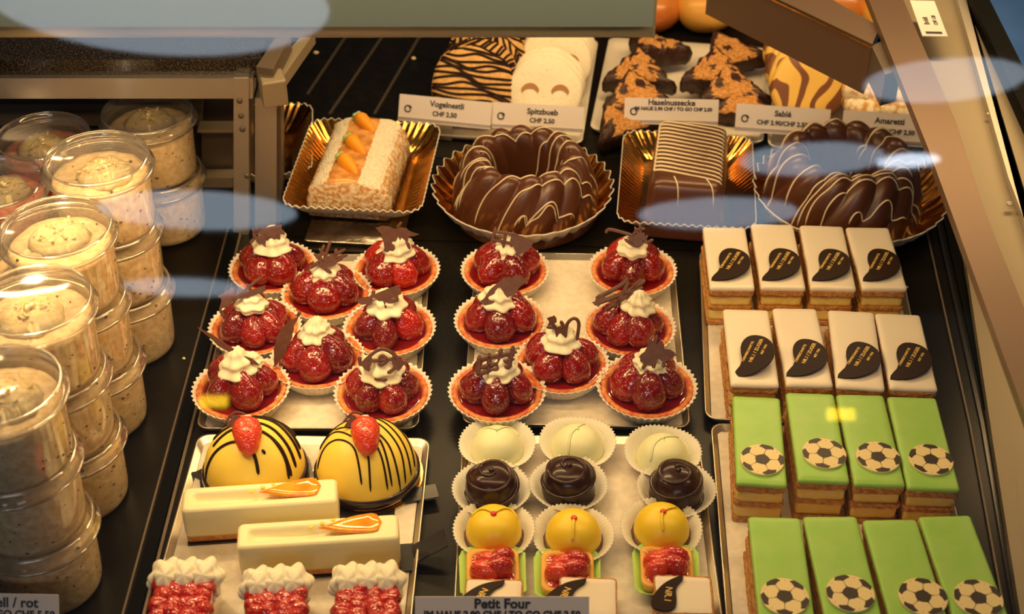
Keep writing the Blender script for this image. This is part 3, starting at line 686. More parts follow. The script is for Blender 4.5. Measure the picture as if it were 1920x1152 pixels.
def fill(seed, m, top=.061):
    rnd = random.Random(seed)
    V, F = lathe([(.001, .0008), (.0435, .0008), (.0462, .003), (.0470, .008), (.0488, top-.004), (.0470, top), (.040, top+.0015), (.030, top+.0025), (.018, top+.003), (.001, top+.003)], 56)
    V = [(x, y, z+(noise.noise(Vector((x*70, y*70, seed)))*.0022 if z > top-.001 else 0)) for x, y, z in V]
    mb = MB(); mb.add(V, F)
    for k in range(46):
        a, z = rnd.uniform(0, 2*PI), rnd.uniform(.004, top-.006); r = .0470+(.0018*z/.06)-.0002; s = rnd.uniform(.0005, .0014)
        V, F = sphere(s, 6, 4, (1, rnd.uniform(.8, 2.2), .8)); mb.add(V, F, 1, Matrix.Rotation(a, 4, 'Z') @ Matrix.Translation((r, 0, z)))
    for k in range(12):
        a, r = rnd.uniform(0, 2*PI), rnd.uniform(.01, .044); V, F = sphere(rnd.uniform(.0008, .0018), 6, 4); mb.add(V, F, 1, Matrix.Translation((r*math.cos(a), r*math.sin(a), top+.003)))
    return mb.mesh('muesli', [m, 'speck'])
FILL = [fill(i, 'muesli') for i in range(4)]; FILLR = fill(9, 'muesli_red')
def heap(seed):
    rnd = random.Random(seed); mb = MB()
    V, F = lathe([(.001, 0), (.030, 0), (.026, .005), (.016, .009), (.001, .011)][::-1], 40); mb.add(jig(V, .003, 90, seed), F)
    for k in range(30):
        a, r = rnd.uniform(0, 6.28), rnd.uniform(0, .024); V, F = boxv((-.005, -.0012, -.0008), (.005, .0012, .0008))
        mb.add(V, F, 0, Matrix.Translation((r*math.cos(a), r*math.sin(a)*.8, .0115-r*.22)) @ Matrix.Rotation(rnd.uniform(0, 6), 4, 'Z') @ Matrix.Rotation(rnd.uniform(-.6, .6), 4, 'Y'))
    return mb.mesh('fruit_topping', 'fruit')
HEAP = [heap(i) for i in range(3)]
STK = [ # base x,y from the top lid pixel; count; colour
 ((277, 212), 2, 0, 'stack by the metal post'), ((238, 322), 2, 0, 'short stack next to the post stack'), ((178, 298), 3, 0, 'tall stack in the middle of the cups'),
 ((110, 427), 3, 0, 'tall stack just nearer than the middle one'), ((60, 563), 3, 0, 'brightly lit tall stack at the left'), ((-8, 722), 3, 0, 'nearest stack by the price card'),
 ((80, 258), 2, 1, 'red muesli stack beside the rear rail'), ((-8, 345), 2, 1, 'red muesli stack at the left picture edge'), ((-75, 470), 2, 0, 'stack cut off by the left picture edge')]
ORD = {2: ('bottom', 'top'), 3: ('bottom', 'middle', 'top')}
CUPPOS = []
for si, (pp, n_, red, lab) in enumerate(STK):
    H = .0805; c = at(*pp, H*(n_-1)+.080)
    if si == 1: c = Vector((CUPPOS[0][0]-.030, (CUPPOS[0][1]+1.257)/2+.011, 0))
    CUPPOS.append((c.x, c.y))
    print('cup', si, round(c.x, 3), round(c.y, 3))
    for k in range(n_):
        rnd = random.Random(si*10+k); jx, jy = rnd.uniform(-.0012, .0012)*k, rnd.uniform(-.0012, .0012)*k
        t = thing('muesli_cup', f'clear {"red" if red else "beige"} muesli cup, {ORD[n_][k]} of the {lab}', 'cup', (c.x+jx, c.y+jy, k*H+.0002), rnd.uniform(0, 6), 'lidded muesli cups in stacks')
        link('muesli', FILLR if red else FILL[(si+k) % 4], t); link('cup_wall', SHELL, t)
        l = link('lid', LID, t); link('lid_rim', BEAD, l)
        if k == n_-1 and si != 1: link('fruit_topping', HEAP[si % 3], t, (rnd.uniform(-.006, .006), rnd.uniform(-.006, .006), .0630), sc=(1, 1, 1.15))

# ---------------------------------------------------------------- yellow dome cakes
def dome_profile(R, H, n=18, z0=0): return [(max(R*math.cos(PI/2*i/n)**.96, .0006), z0+H*math.sin(PI/2*i/n)) for i in range(n+1)]
def scaled(prof, s, m):
    V, F = lathe(prof, 26); V = jig([(x*s[0], y*s[1], z*s[2]) for x, y, z in V], .0012, 80, 4); return one(V, F, 'strawberry', m)
def strawberry_half(t, loc, rot, s):
    b = link('strawberry', scaled([(.001, 0), (.40, .02), (.78, .14), (.92, .36), (.84, .60), (.56, .86), (.22, .99), (.001, 1.02)], s, 'berry_fresh'), t, loc, rot, 1, label='fresh red strawberry half')
    mb = MB(); V, F = sphere(.0035, 10, 6, (1.3, 1, .5)); mb.add(V, F); link('calyx_end', mb.mesh('calyx_end', 'cream'), b, (.002, 0, .0))
DX = [((478, 876), 0, 'yellow dome cake with wavy chocolate lines behind the cream bars', [(-.02, .0), (.012, .0)]),
      ((688, 876), 1, 'yellow dome cake with fine slanting chocolate lines at the right tray edge', None)]
for i, (pp, v, lab, _) in enumerate(DX):
    c = at(*pp, ZT+.012); 
    bt = thing('cake_board', ('dark card tab board under the wavy lined yellow dome', 'dark gold edged round board under the right yellow dome')[i], 'board', (c.x, c.y, ZT), 0)
    mb = MB(); V, F = lathe([(.001, 0), (.055, 0), (.055, .0012), (.001, .0012)], 64); mb.add(V, F, 1 if v else 0)
    V, F = boxv((-.045, -.062, .0), (.03, -.03, .001)); mb.add(V, F)
    if v: V, F = boxv((.028, -.048, .0012), (.062, -.030, .0022)); mb.add(V, F, 0, Matrix.Rotation(.25, 4, 'Z'))
    else: V, F = boxv((.045, -.014, .0012), (.072, .004, .0022)); mb.add(V, F); V, F = poly([(-.05, -.008), (-.068, .002), (-.06, .004), (-.05, .012)], .001, .002); mb.add(V, F)
    link('card', mb.mesh('card', ['board_black', 'gold_card'], False), bt)
    t = thing('dome_cake', lab, 'cake', (c.x, c.y, ZT+.0024), 0, 'yellow dome cakes')
    V, F = lathe([(.001, 0), (.0515, 0), (.0525, .002), (.0525, .008), (.0505, .011), (.001, .011)], 64); link('chocolate_base', one(V, F, 'chocolate_base', 'choc_dark'), t)
    V, F = lathe(dome_profile(.0495, .050, 20, .008), 64, cap0=True, cap1=True); dm = one(V, F, 'dome', 'yellow_dome'); link('dome', dm, t)
    if v == 0:
        st = [[(.046-.09*s, y0), (.03, y1), (.045, y2)] for s, y0, y1, y2 in ()]
        st = [[(-.036, -.006), (-.018, .004), (.006, .002), (.028, -.010), (.040, -.026)], [(-.038, .006), (-.012, .014), (.015, .010), (.034, -.004), (.044, -.018)],
              [(-.03, .022), (-.006, .026), (.018, .022), (.038, .006), (.047, -.006)], [(-.032, .030), (-.01, .034), (.015, .032), (.034, .018), (.046, .004)],
              [(-.02, .040), (0, .042), (.02, .036), (.04, .022)], [(-.044, -.022), (-.03, -.014), (-.010, -.013), (.006, -.024), (.012, -.040)], [(.014, -.020), (.018, -.024)],
              [(.02, -.004), (.034, -.018), (.038, -.030)]]; rr = .0016
    else:
        st = [[(-.046, -.014), (-.038, -.004), (-.024, -.006), (-.008, -.020), (.000, -.046)], [(-.045, .004), (-.032, .010), (-.012, -.006), (.004, -.022), (.008, -.048)],
              [(-.03, .014), (-.010, .004), (.014, -.018), (.024, -.043)], [(-.004, .006), (.016, -.010), (.028, -.040)], [(.004, .006), (.024, -.012), (.035, -.035)],
              [(-.006, .028), (.014, .012), (.034, -.010), (.040, -.03)], [(-.014, .036), (.012, .024), (.036, .000), (.045, -.02)], [(-.01, .044), (.016, .034), (.040, .01), (.048, -.01)],
              [(-.035, .02), (-.02, .026), (-.006, .02)], [(-.03, .032), (-.015, .036), (0, .03)], [(-.046, .010), (-.040, .018), (-.028, .020)]]; rr = .0010
    link('piped_lines', drape(dm, st, rr, 'choc_line', 'piped_lines', sq=.6, jump=.03), t)
    strawberry_half(t, (-.004 if i == 0 else -.001, .006, .0700), (math.radians(113), math.radians(-6), math.radians(10)), (.0155, .0150, .040))
    fl = deco([[(-1.2, -.2), (-.3, .9), (.4, .5), (.2, -.4)]], [[(-1.3, .2), (-.2, 1.1), (.8, .8)], [(-.9, .9), (.3, .2)], [(-1.1, -.2), (0, .8)]], 30+i, .0012)
    fo = link('chocolate_decoration', fl, t, (-.012 if i == 0 else -.008, .008, .060), (math.radians(48), 0, .2))

# ---------------------------------------------------------------- cream bars
def bar(q, lab, blab, tab):
    z = ZT+.002+.042; c, wd, ln, rz = fit(q, z)
    print('bar', wd, ln)
    W_, L_ = wd, ln
    bt = thing('cake_board', blab, 'board', (c.x, c.y, ZT), rz)
    mb = MB(); V, F = boxv((-W_/2+.001, -L_/2-.001, 0), (W_/2+.012, L_/2+.001, .0016)); mb.add(V, F)
    if tab: V, F = boxv((0, -.010, 0), (.035, .012, .001)); mb.add(V, F, 0, Matrix.Translation((W_/2+.012, .002, .001)) @ Matrix.Rotation(.14, 4, 'Z') @ Matrix.Rotation(-.45, 4, 'Y'))
    link('card', mb.mesh('card', 'board_black', False), bt)
    t = thing('cream_bar', lab, 'cake', (c.x, c.y, ZT+.002), rz, 'pale cream bars with orange glaze')
    V, F = rbox(W_-.002, L_-.002, 0, .008, .003, .001); link('sponge_base', one(V, F, 'sponge_base', 'sponge'), t)
    R = []
    for z_, o in ((.0075, -.0006), (.010, .0), (.030, .0), (.0395, -.0002), (.0412, -.0012), (.042, -.003)):
        R.append([(x*(1+2*o/W_), y*(1+2*o/L_), z_) for x, y in rrect(W_, L_, .005, 6)])
    V, F = rings(R, cap1=False); mb = MB(); mb.add(V, F)
    n1, n2 = 60, 16; w2, l2 = W_/2-.003, L_/2-.003; V = []; F = []
    for i in range(n1+1):
        for j in range(n2+1):
            u, v = -1+2*i/n1, -1+2*j/n2; x, y = u*w2, v*l2
            # hollow with a rounded left end that rises in a wave to the right
            dx = min(1, max(0, (x+w2-.006)/.005)); dy = min(1, max(0, (l2-.0055-abs(y))/.004)); tail = min(1, max(0, (w2-.012-x)/.075)); wave = .6+.4*math.sin(x*38+1.5)
            dep = .009*dx*dy*(tail**.8)*(.55+.45*wave)
            rr = .002; ex, ey = max(0, abs(x)-w2+rr), max(0, abs(y)-l2+rr)
            V.append((x if ex*ey == 0 else math.copysign(w2-rr+ex*.75, x), y if ex*ey == 0 else math.copysign(l2-rr+ey*.75, y), .042-dep))
    for i in range(n1):
        for j in range(n2): a = i*(n2+1)+j; F.append((a, a+n2+1, a+n2+2, a+1))
    mb.add(V, F); link('cream_body', mb.mesh('cream_body', 'ivory'), t)
    # carrot shaped glaze
    P = []; Ln = .055
    for s in (1, -1):
        for k in range(15):
            u = k/14 if s == 1 else 1-k/14
            P.append((u*Ln, s*(.0105*(math.sin(PI*min(u*.62+.0, 1)))**1.1*(1 if u < .86 else math.sqrt(max(0, 1-((u-.86)/.14)**2))))))
    R = []
    for z_, k in ((0, 1.0), (.0012, 1.0), (.0024, .86), (.0030, .6), (.0032, .2)): R.append([((x-Ln*.6)*k+Ln*.6, y*k, z_) for x, y in P])
    link('carrot_glaze', one(*rings(R), 'carrot_glaze', 'orange_gel'), t, (W_/2-.073, .003, .0415), (0, 0, .05), (1.05, 1.15, 1))
    mb = MB()
    for k, (x, y) in enumerate(((-.080, .008), (-.070, .012), (-.060, .015))): V, F = sphere(.0022, 10, 6, (1.1, 1, .5), (W_/2+x, y-.003, .0418)); mb.add(V, F)
    link('yellow_dots', mb.mesh('yellow_dots', 'yellow_dot'), t, kind='stuff')
bar([(347, 905), (630, 905), (634, 951), (338, 951)], 'pale cream bar lying across just in front of the domes', 'black card board under the farther cream bar', False)
bar([(449, 972), (745, 972), (750, 1020), (442, 1020)], 'pale cream bar lying nearest, behind the berry boxes', 'black card board with raised tab under the nearer cream bar', True)

# ---------------------------------------------------------------- berry cakes in clear film
for i, (q, lab) in enumerate([([(301, 1058), (404, 1058), (392, 1185), (262, 1185)], 'berry cream cake in clear film, leftmost of the three'),
                              ([(468, 1072), (568, 1072), (572, 1200), (455, 1200)], 'berry cream cake in clear film, middle of the three'),
                              ([(634, 1066), (744, 1066), (752, 1200), (622, 1200)], 'berry cream cake in clear film, right one under the bar tab')]):
    HH = .045; c, wd, ln, rz = fit(q, ZT+HH); print('box', wd, ln)
    t = thing('berry_cake', lab, 'cake', (c.x, c.y, ZT), rz, 'berry cakes with piped cream in clear film')
    V, F = rbox(wd-.003, ln-.002, 0, HH-.006, .003, .001); link('sponge_body', one(V, F, 'sponge_body', 'custard'), t)
    mb = MB(); rnd = random.Random(i+40)
    nx, ny = 4, 8
    for a in range(nx):
        for b in range(ny):
            x, y = (a-(nx-1)/2)*wd/nx*.95+rnd.uniform(-.002, .002), -ln/2+.012+b*(ln-.03)/ny+rnd.uniform(-.002, .002)
            V, F = lathe([(.001, 0), (.55, .03), (.95, .3), (.9, .6), (.5, .93), (.001, 1.02)], 16); V = jig([(v[0]*.0095, v[1]*.0095, (v[2]-.4)*.019) for v in V], .0012, 90, a+b)
            mb.add(V, F, 0, Matrix.Translation((x, y, HH-.005)) @ Matrix.Rotation(rnd.uniform(-1.6, 1.6), 4, 'X') @ Matrix.Rotation(rnd.uniform(-.9, .9), 4, 'Y'))
    V, F = rbox(wd-.004, ln-.022, HH-.008, HH-.002, .003, .001); mb.add([(v[0], v[1]-.009, v[2]) for v in V], F, 1)
    link('glazed_berries', mb.mesh('glazed_berries', ['berry_box', 'glaze']), t, kind='stuff')
    mb = MB()
    for k in range(3):
        V, F = lathe([(max(.0004, .0150*(1-u*u)**.6*(1+.13*math.sin(u*17))), .018*u) for u in [j/18 for j in range(19)]], 48, lambda a, ii, r, z: (r*(1+.12*math.sin(6*a+170*z)), z), cap0=True, cap1=True)
        mb.add(V, F, 0, Matrix.Translation(((k-1)*wd*.31, ln/2-.013, HH-.006)) @ Matrix.Rotation(.5, 4, 'X') @ Matrix.Diagonal((1.0, 1.15, .95, 1)))
    link('piped_cream', mb.mesh('piped_cream', 'cream'), t)
    mb = MB(); V = []
    R = rrect(wd, ln, .004, 4); F = []
    for z_ in (0, HH+.004): V += [(x, y, z_) for x, y in R]
    n_ = len(R); F = [(k, (k+1) % n_, (k+1) % n_+n_, k+n_) for k in range(n_)]; mb.add(V, F)
    link('clear_film', mb.mesh('clear_film', 'acetate'), t)

# ---------------------------------------------------------------- petits fours
V, F = lathe([(.001, .0003), (.0235, .0003), (.0255, .002), (.032, .010), (.0385, .0155), (.0375, .0155), (.031, .0103), (.0245, .0028), (.001, .0009)], 216,
             lambda a, i, r, z: (r+(.0007 if 3 <= i <= 6 else .0003 if i > 1 else 0)*math.sin(54*a), z+(.0011*math.sin(2*a+1)+.0012*math.sin(3*a) if i in (4, 5) else 0)+(.0005*math.sin(54*a) if i in (4, 5) else 0)))
PCASE = one(V, F, 'paper_case', 'paper_thin')
def petit_dome(m, seed):
    mb = MB(); V, F = lathe([(.0001, .0), (.0245, .0), (.0262, .004)]+[(max(.0262*math.cos(PI/2*k/14)**.85, .0004), .004+.026*math.sin(PI/2*k/14)) for k in range(1, 15)], 48,
        lambda a, i, r, z: (r*(1-.035*math.exp(-((a-4.5-seed*.2) % (2*PI)-.0)**2/.02)-.03*math.exp(-((a-1.2) % (2*PI))**2/.02)), z)); mb.add(V, F)
    return mb.mesh('dome', m)
def seam_on(me, strokes, m): return drape(me, strokes, .0014, m, 'folded_seam', sq=.4)
DM, DY = petit_dome('mint_dome', 0), petit_dome('yellow_petit', 1)
SEAMM = [seam_on(DM, s, 'mint_dome') for s in ([[(0, .004), (-.012, .012), (-.022, .010)], [(0, .004), (.013, .014), (.022, .008)]], [[(-.002, .004), (-.008, -.006), (-.010, -.022)], [(0, .006), (.008, .018)]], [[(-.002, .004), (-.010, -.004), (-.014, -.018)], [(0, .005), (.012, .01), (.016, .014)]])]
SEAMY = [seam_on(DY, s, 'yellow_petit') for s in ([[(0, .0), (-.012, .008), (-.022, .004)], [(0, .0), (.014, .010), (.023, .002)]], [[(0, 0), (-.001, -.010), (-.002, -.021)]], [[(0, 0), (-.002, -.009), (-.001, -.020)], [(0, 0), (.014, .009)]])]
def spiral_choc(seed):
    S = lambda u: (max(.0252*math.sin(u*PI/2)**.75, .0004), .040-.024*(1-math.cos(u*PI/2)**.9) if u < 1 else .016)
    prof = [S(k/24) for k in range(25)]+[(.0256, .012), (.0260, .008), (.0252, .003), (.0235, 0), (.0001, 0)]
    V, F = lathe(prof, 72, lambda a, i, r, z: (r*(1+.025*math.sin(a+z*230+seed)), z+.0010*math.sin(a*2+seed)*(r/.025)))
    mb = MB(); mb.add(V, F); P = []
    for k in range(110):
        u = .05+.98*k/109; a = -seed-u*2*PI*2.3; r, z = S(min(u, 1)); P.append((r*1.02*math.cos(a), r*1.02*math.sin(a), z+.0010*math.sin(a*2+seed)*(r/.025)+.0002))
    V, F = tube(P, .0019, 8, .75); mb.add(V, F)
    P = [(.0255*math.cos(t_), .0255*math.sin(t_), .0130-.0022*(t_-3.6)) for t_ in [3.2+seed*.3+k*.08 for k in range(30)]]; V, F = tube(P, .0016, 8, .8); mb.add(V, F)
    V, F = sphere(.0030, 12, 8, (1, 1, .8), (0, 0, .0402)); mb.add(V, F)
    return mb.mesh('chocolate_swirl', 'choc_swirl')
V, F = lathe([(.001, .0), (.0255, .0), (.0275, .002), (.0280, .008), (.0262, .0098), (.001, .0098)], 80, lambda a, i, r, z: (r, z)); mb = MB(); mb.add(jig(V, .0008, 260, 3), F)
COLS = [('left', 0), ('middle', 1), ('right', 2)]
pos = {'mint': [(932, 838), (1083, 835), (1243, 853)], 'swirl': [(922, 925), (1066, 916), (1268, 925)], 'yellow': [(926, 1000), (1075, 1008), (1240, 996)]}
for kind in ('mint', 'swirl', 'yellow'):
    for j, (px, py) in enumerate(pos[kind]):
        zc = {'mint': .012, 'swirl': .010, 'yellow': .012}[kind]; c = at(px, py, ZT+zc)
        lab = {'mint': f'pale mint domed petit four with green dot, {COLS[j][0]} one of its row', 'swirl': f'glossy dark chocolate swirl petit four, {COLS[j][0]} one of its row',
               'yellow': f'yellow domed petit four with red dot on chocolate base, {COLS[j][0]} one of its row'}[kind]
        t = thing('petit_four', lab, 'petit four', (c.x, c.y, ZT), 0, {'mint': 'mint domed petits fours', 'swirl': 'chocolate swirl petits fours', 'yellow': 'yellow domed petits fours'}[kind])
        link('paper_case', PCASE, t, (0, .002, 0), (0, 0, j*2.1+len(kind)))
        if kind == 'mint':
            link('dome', DM, t, (0, 0, .001)); link('folded_seam', SEAMM[j], t, (0, 0, .001))
            V, F = sphere(.0014, 8, 6, (1, 1, .6)); link('green_dot', one(V, F, 'green_dot', 'mint_dot'), t, (0.0, .003, .0308))
            V, F = lathe([(.001, 0), (.0265, 0), (.0275, .003), (.026, .005), (.001, .005)], 40); link('biscuit_base', one(V, F, 'biscuit_base', 'tan_cookie'), t, (0, 0, .0005))
        elif kind == 'swirl': link('chocolate_swirl', spiral_choc(j*1.7), t, (0, 0, .001))
        else:
            link('chocolate_base', mb.mesh('chocolate_base', 'choc_coat') if j == 0 else bpy.data.meshes['chocolate_base.002'] if 'chocolate_base.002' in bpy.data.meshes else mb.mesh('chocolate_base', 'choc_coat'), t, (0, 0, .0005))
            link('dome', DY, t, (0, 0, .009), sc=(1, 1, .98)); link('folded_seam', SEAMY[j], t, (0, 0, .009))
            V, F = sphere(.0031, 12, 8, (1, 1, .7)); link('red_dot', one(V, F, 'red_dot', 'red_gel'), t, (0.0, -.001, .0388))
# small square strawberry tartlets
TB = [scaled([(.001, 0), (.45, .02), (.85, .16), (1.0, .38), (.9, .62), (.6, .86), (.25, .98), (.001, 1.02)], (.0125, .0095, .028), m_) for m_ in ('berry_fresh', 'berry_bright')]
for j, (px, py, rz) in enumerate([(924, 1070, .03), (1064, 1074, -.02), (1250, 1066, -.04)]):
    c = at(px, py, ZT+.015); rnd = random.Random(j+60)
    t = thing('strawberry_tartlet', f'small square strawberry tartlet with pistachio, {COLS[j][0]} one of its row', 'tartlet', (c.x, c.y, ZT), rz, 'small square strawberry tartlets')
    R = [[(x, y, z_) for x, y in rrect(.040+2*o, .040+2*o, .012, 7)] for z_, o in ((.0003, 0), (.001, .001), (.014, .010), (.0135, .0105))]
    for r_ in R[2:]: r_[:] = [(x*(1+.02*math.sin(k*2.2)), y*(1+.02*math.sin(k*2.2)), z) for k, (x, y, z) in enumerate(r_)]
    link('paper_case', one(*rings(R, cap1=False), 'paper_case', 'green_paper'), t)
    R = [[(x, y, z_) for x, y in rrect(.044+2*o, .046+2*o, .008, 5)] for z_, o in ((.001, -.003), (.003, -.001), (.017, .002), (.0175, .0), (.0165, -.003), (.012, -.004))]
    link('tart_crust', one(*rings(R), 'tart_crust', 'tart_case'), t)
    V, F = rbox(.041, .043, .012, .0165, .006, .001); link('red_glaze', one(V, F, 'red_glaze', 'berry_box'), t)
    for k in range(5 if j == 2 else 4):
        x, y = ((-.010, -.006), (.008, -.004), (-.004, .008), (.010, .010), (-.011, .004))[k]
        m_ = Matrix.Rotation(rnd.uniform(-.7, .7)+(PI if k % 2 else 0), 4, 'Z') @ Matrix.Rotation(1.45, 4, 'Y')
        link('strawberry', TB[k % 2], t, Vector((x*.8, y*.75, .0185+.003*(k % 2)))+m_ @ Vector((0, 0, -.013)), m_.to_euler(), 1)
    mb2 = MB()
    for k in range(9): V, F = boxv((-.0016, -.0011, 0), (.0016, .0011, .0016)); mb2.add(V, F, 0, Matrix.Translation((rnd.uniform(-.010, .014), rnd.uniform(-.008, .010), .0275)) @ Matrix.Rotation(k, 4, 'Z'))
    link('pistachio_crumbs', mb2.mesh('pistachio_crumbs', 'pistachio', False), t, kind='stuff')
# small white iced squares with a chocolate horn
HORN = [(-.013, -.020), (-.015, -.014), (-.012, -.004), (-.006, .006), (.001, .013), (.010, .019), (.013, .0205), (.013, .015), (.009, .009), (.007, .002), (.0075, -.008), (.007, -.016), (.003, -.021), (-.006, -.0225)]
HQ = one(*poly([(p.x, p.y) for p in spline([(x, y, 0) for x, y in HORN], 3)][::-1], 0, .0018), 'chocolate_horn', 'choc_line', False)
for j, (q, off, hr, lab) in enumerate([([(877, 1091), (976, 1092), (980, 1142), (868, 1142)], (-.010, .004), -.35, 'left one half behind the price card'),
        ([(1052, 1087), (1156, 1083), (1163, 1140), (1040, 1142)], (-.020, .002), -.28, 'middle one'), ([(1228, 1081), (1334, 1080), (1340, 1140), (1228, 1140)], (-.014, .001), -.04, 'right one')]):
    c, wd, ln, rz = fit(q, ZT+.03); wd, ln = .051, .044; c = at(sum(x for x, y in q)/4, sum(y for x, y in q)/4, ZT+.03); print('sq', wd, ln)
    t = thing('iced_square', f'small white iced square with chocolate horn, {lab}', 'petit four', (c.x, c.y, ZT), rz*.5-.02, 'small white iced squares')
    b_ = link('pastry_body', slice_body(wd-.001, ln-.001, j+50), t, sc=(1, 1, .55)); link('icing', icing_top(wd, ln, 'icing', j+50), t, (0, 0, -.0255))
    h = link('chocolate_horn', HQ, t, (off[0], off[1], .0272), (0, 0, hr))
    link('lettering', text('NR.1', .0085, 'gold_leaf', .00025, .0001), h, (.000, -.004, .0019), (0, 0, math.radians(-95)))

# ---------------------------------------------------------------- ring cakes on gold plates
NF = 14
def bundt_mesh(seed):
    prof = [(.092, .0), (.0935, .006), (.0915, .022), (.0880, .042), (.0825, .060), (.0755, .074), (.067, .083), (.058, .085), (.049, .080), (.043, .066), (.040, .040), (.038, .012)]
    P = spline([(r, 0, z) for r, z in prof], 5); P = [(.036, .004)]+[(p.x, p.z) for p in P]+[(.030, .010)]
    def md(a, i, r, z):
        w_ = NF*(a-z*6.5); rid = abs(math.sin(w_/2))**.8; k = min(1, z/.012) if r > .06 else .8
        return r*(1-.062*k*(1-rid)*(1 if r > .056 else -.9)), z*(1-.075*(1-rid)*k)
    V, F = lathe(P, 300, md, cap1=True)
    return one(V, F, 'chocolate_coating', 'choc_coat')
def plate_round(R, m_in, n_=30, seed=0):
    mb = MB(); fl = lambda a, i, r, z: (r+(.0022 if 3 <= i <= 5 else 0)*math.sin(n_*a), z+(.0022*math.sin(n_*a) if i in (4, 5) else 0))
    prof = [(.001, .002), (R*.70, .002), (R*.76, .004), (R*.88, .017), (R, .035)]
    V, F = lathe(prof, 300, fl); mb.add(V, F, 0)
    V, F = lathe([(r+.0009, z-.0014) for r, z in prof]+[], 300, fl); mb.add(V, F, 1)
    V, F = lathe([(R, .035), (R+.0012, .0352), (R+.0009, .0336)], 300, lambda a, i, r, z: (r+.0022*math.sin(n_*a), z+.0022*math.sin(n_*a))); mb.add(V, F, 1)
    return mb.mesh('fluted_plate', [m_in, 'paper'])
BU = [((980, 345), .110, 'ring', (985, 352), 'dark chocolate ring cake with pale drizzle, standing left of the striped loaf', 'scalloped round gold plate under the ring cake with the open hole', 0.0, 'gold_dark'),
      ((1595, 352), .117, 'ring', (1580, 356), 'chocolate ring cake with drizzle at the right behind the white slices', 'scalloped round gold plate under the right ring cake', .9, 'gold_dark')]
for i, (pp, R, _, cc, lab, plab, rz, gm) in enumerate(BU):
    c = at(*pp, .035); c2 = c.copy()
    t = thing('gold_plate', plab, 'plate', (c.x, c.y, .0002), i, group='gold plates under the ring cakes', me=plate_round(R, gm, 34 if i == 0 else 38))
    d = at(*cc, .035); s_ = (.98, 1.07)[i]
    t = thing('ring_cake', lab, 'cake', (d.x, d.y+.002, .0030), rz, 'chocolate ring cakes'); t.scale = (s_,)*3
    bm_ = bundt_mesh(i); link('chocolate_coating', bm_, t)
    rnd = random.Random(5+i); st = []
    for k in range(15):
        y0 = -.088+k*.0125+rnd.uniform(-.004, .004); sl = rnd.uniform(.25, .5); bow = rnd.uniform(-.012, .012)
        x0, x1 = -.095, .095
        if rnd.random() < .45: x1 = rnd.uniform(.0, .07)
        if rnd.random() < .3: x0 = rnd.uniform(-.06, 0)
        P = [(x, y0-.03+sl*(x+.02)*.8+bow*math.sin((x+.09)*17)+.0018*math.sin(x*190+k), ) for x in (x0+(x1-x0)*q/12 for q in range(13))]
        a_ = -rz; st.append([(x*math.cos(a_)-y*math.sin(a_), x*math.sin(a_)+y*math.cos(a_)) for x, y in P])
    link('drizzle', drape(bm_, st, .00125, 'drizzle', jump=.02, sq=.6, minz=.012), t)

# ---------------------------------------------------------------- loaves on gold trays
def gold_tray(wd, ln, m, h=.030):
    mb = MB(); rr = rrect(wd, ln, .020, 6); Q = []
    for i in range(len(rr)):
        a, b = rr[i], rr[(i+1) % len(rr)]; L = math.hypot(a[0]-b[0], a[1]-b[1]); k = max(1, int(L/.0016)); Q += [(a[0]+(b[0]-a[0])*j/k, a[1]+(b[1]-a[1])*j/k) for j in range(k)]
    dist = [0]
    for i in range(1, len(Q)): dist.append(dist[-1]+math.hypot(Q[i][0]-Q[i-1][0], Q[i][1]-Q[i-1][1]))
    per = dist[-1]; nf = round(per/.0095)
    for dz, mi in ((0, 0), (-.0009, 1)):
        R = []
        for z, o, a_ in ((.002, -.030, 0), (.0028, -.026, 0), (.015, -.012, .3), (h, .0, 1)):
            R.append([(x*(1+2*o/wd), y*(1+2*o/ln), z+dz+.0016*a_*math.sin(2*PI*nf*dd/per)) for (x, y), dd in zip(Q, dist)])
        V, F = rings(R, cap1=False); mb.add(V, F, mi)
    R = [[(x*(1+2*o/wd), y*(1+2*o/ln), h+zz+.0016*math.sin(2*PI*nf*dd/per)) for (x, y), dd in zip(Q, dist)] for o, zz in ((0, 0), (.0008, .0006), (.001, -.0009))]
    V, F = rings(R, cap0=False, cap1=False); mb.add(V, F, 1)
    return mb.mesh('gold_tray', [m, 'paper'])
# carrot loaf
c, wd, ln, rz = fit([(594, 222), (820, 232), (802, 396), (512, 386)], .045); print('gt', wd, ln, rz)
t = thing('silver_board', 'dull silver card board projecting under the gold tray of the carrot loaf', 'board', (c.x+.004, c.y-.018, .0002), rz, me=one(*rbox(.118, ln+.02, 0, .014, .004, .001), 'silver_board', 'silver_card'))
thing('gold_tray', 'scalloped gold tray holding the carrot loaf', 'tray', (c.x, c.y, .0145), rz, 'gold loaf trays', me=gold_tray(wd*.98, ln, 'gold_card'))
lo = thing('carrot_loaf', 'nut covered carrot loaf with sugar bands and three orange marzipan carrots', 'cake', (c.x-.006, c.y-.004, .0172), rz-.03)
LW, LL, LH = .102, ln-.048, .052
def arch(k, z_=0, inset=0):
    out = []
    for j in range(25):
        a = PI*j/24; x = math.cos(a); z = math.sin(a)
        out.append((math.copysign(abs(x)**.60, x)*(LW/2-inset), (abs(z)**.60)*(LH-inset*.6)))
    return out
R = []; n_ = 60
for q in range(n_+1):
    y = -LL/2+LL*q/n_; ins = .004*max(0, 1-min(y+LL/2, LL/2-y)/.004)
    R.append([(x, y, max(0, z)) for x, z in arch(0, inset=ins)])
V, F = rings(R); V = jig(V, .0022, 150, 3); V = [(x, y, max(z, 0)) for x, y, z in V]
mb = MB(); mb.add(V, F)
mi = []
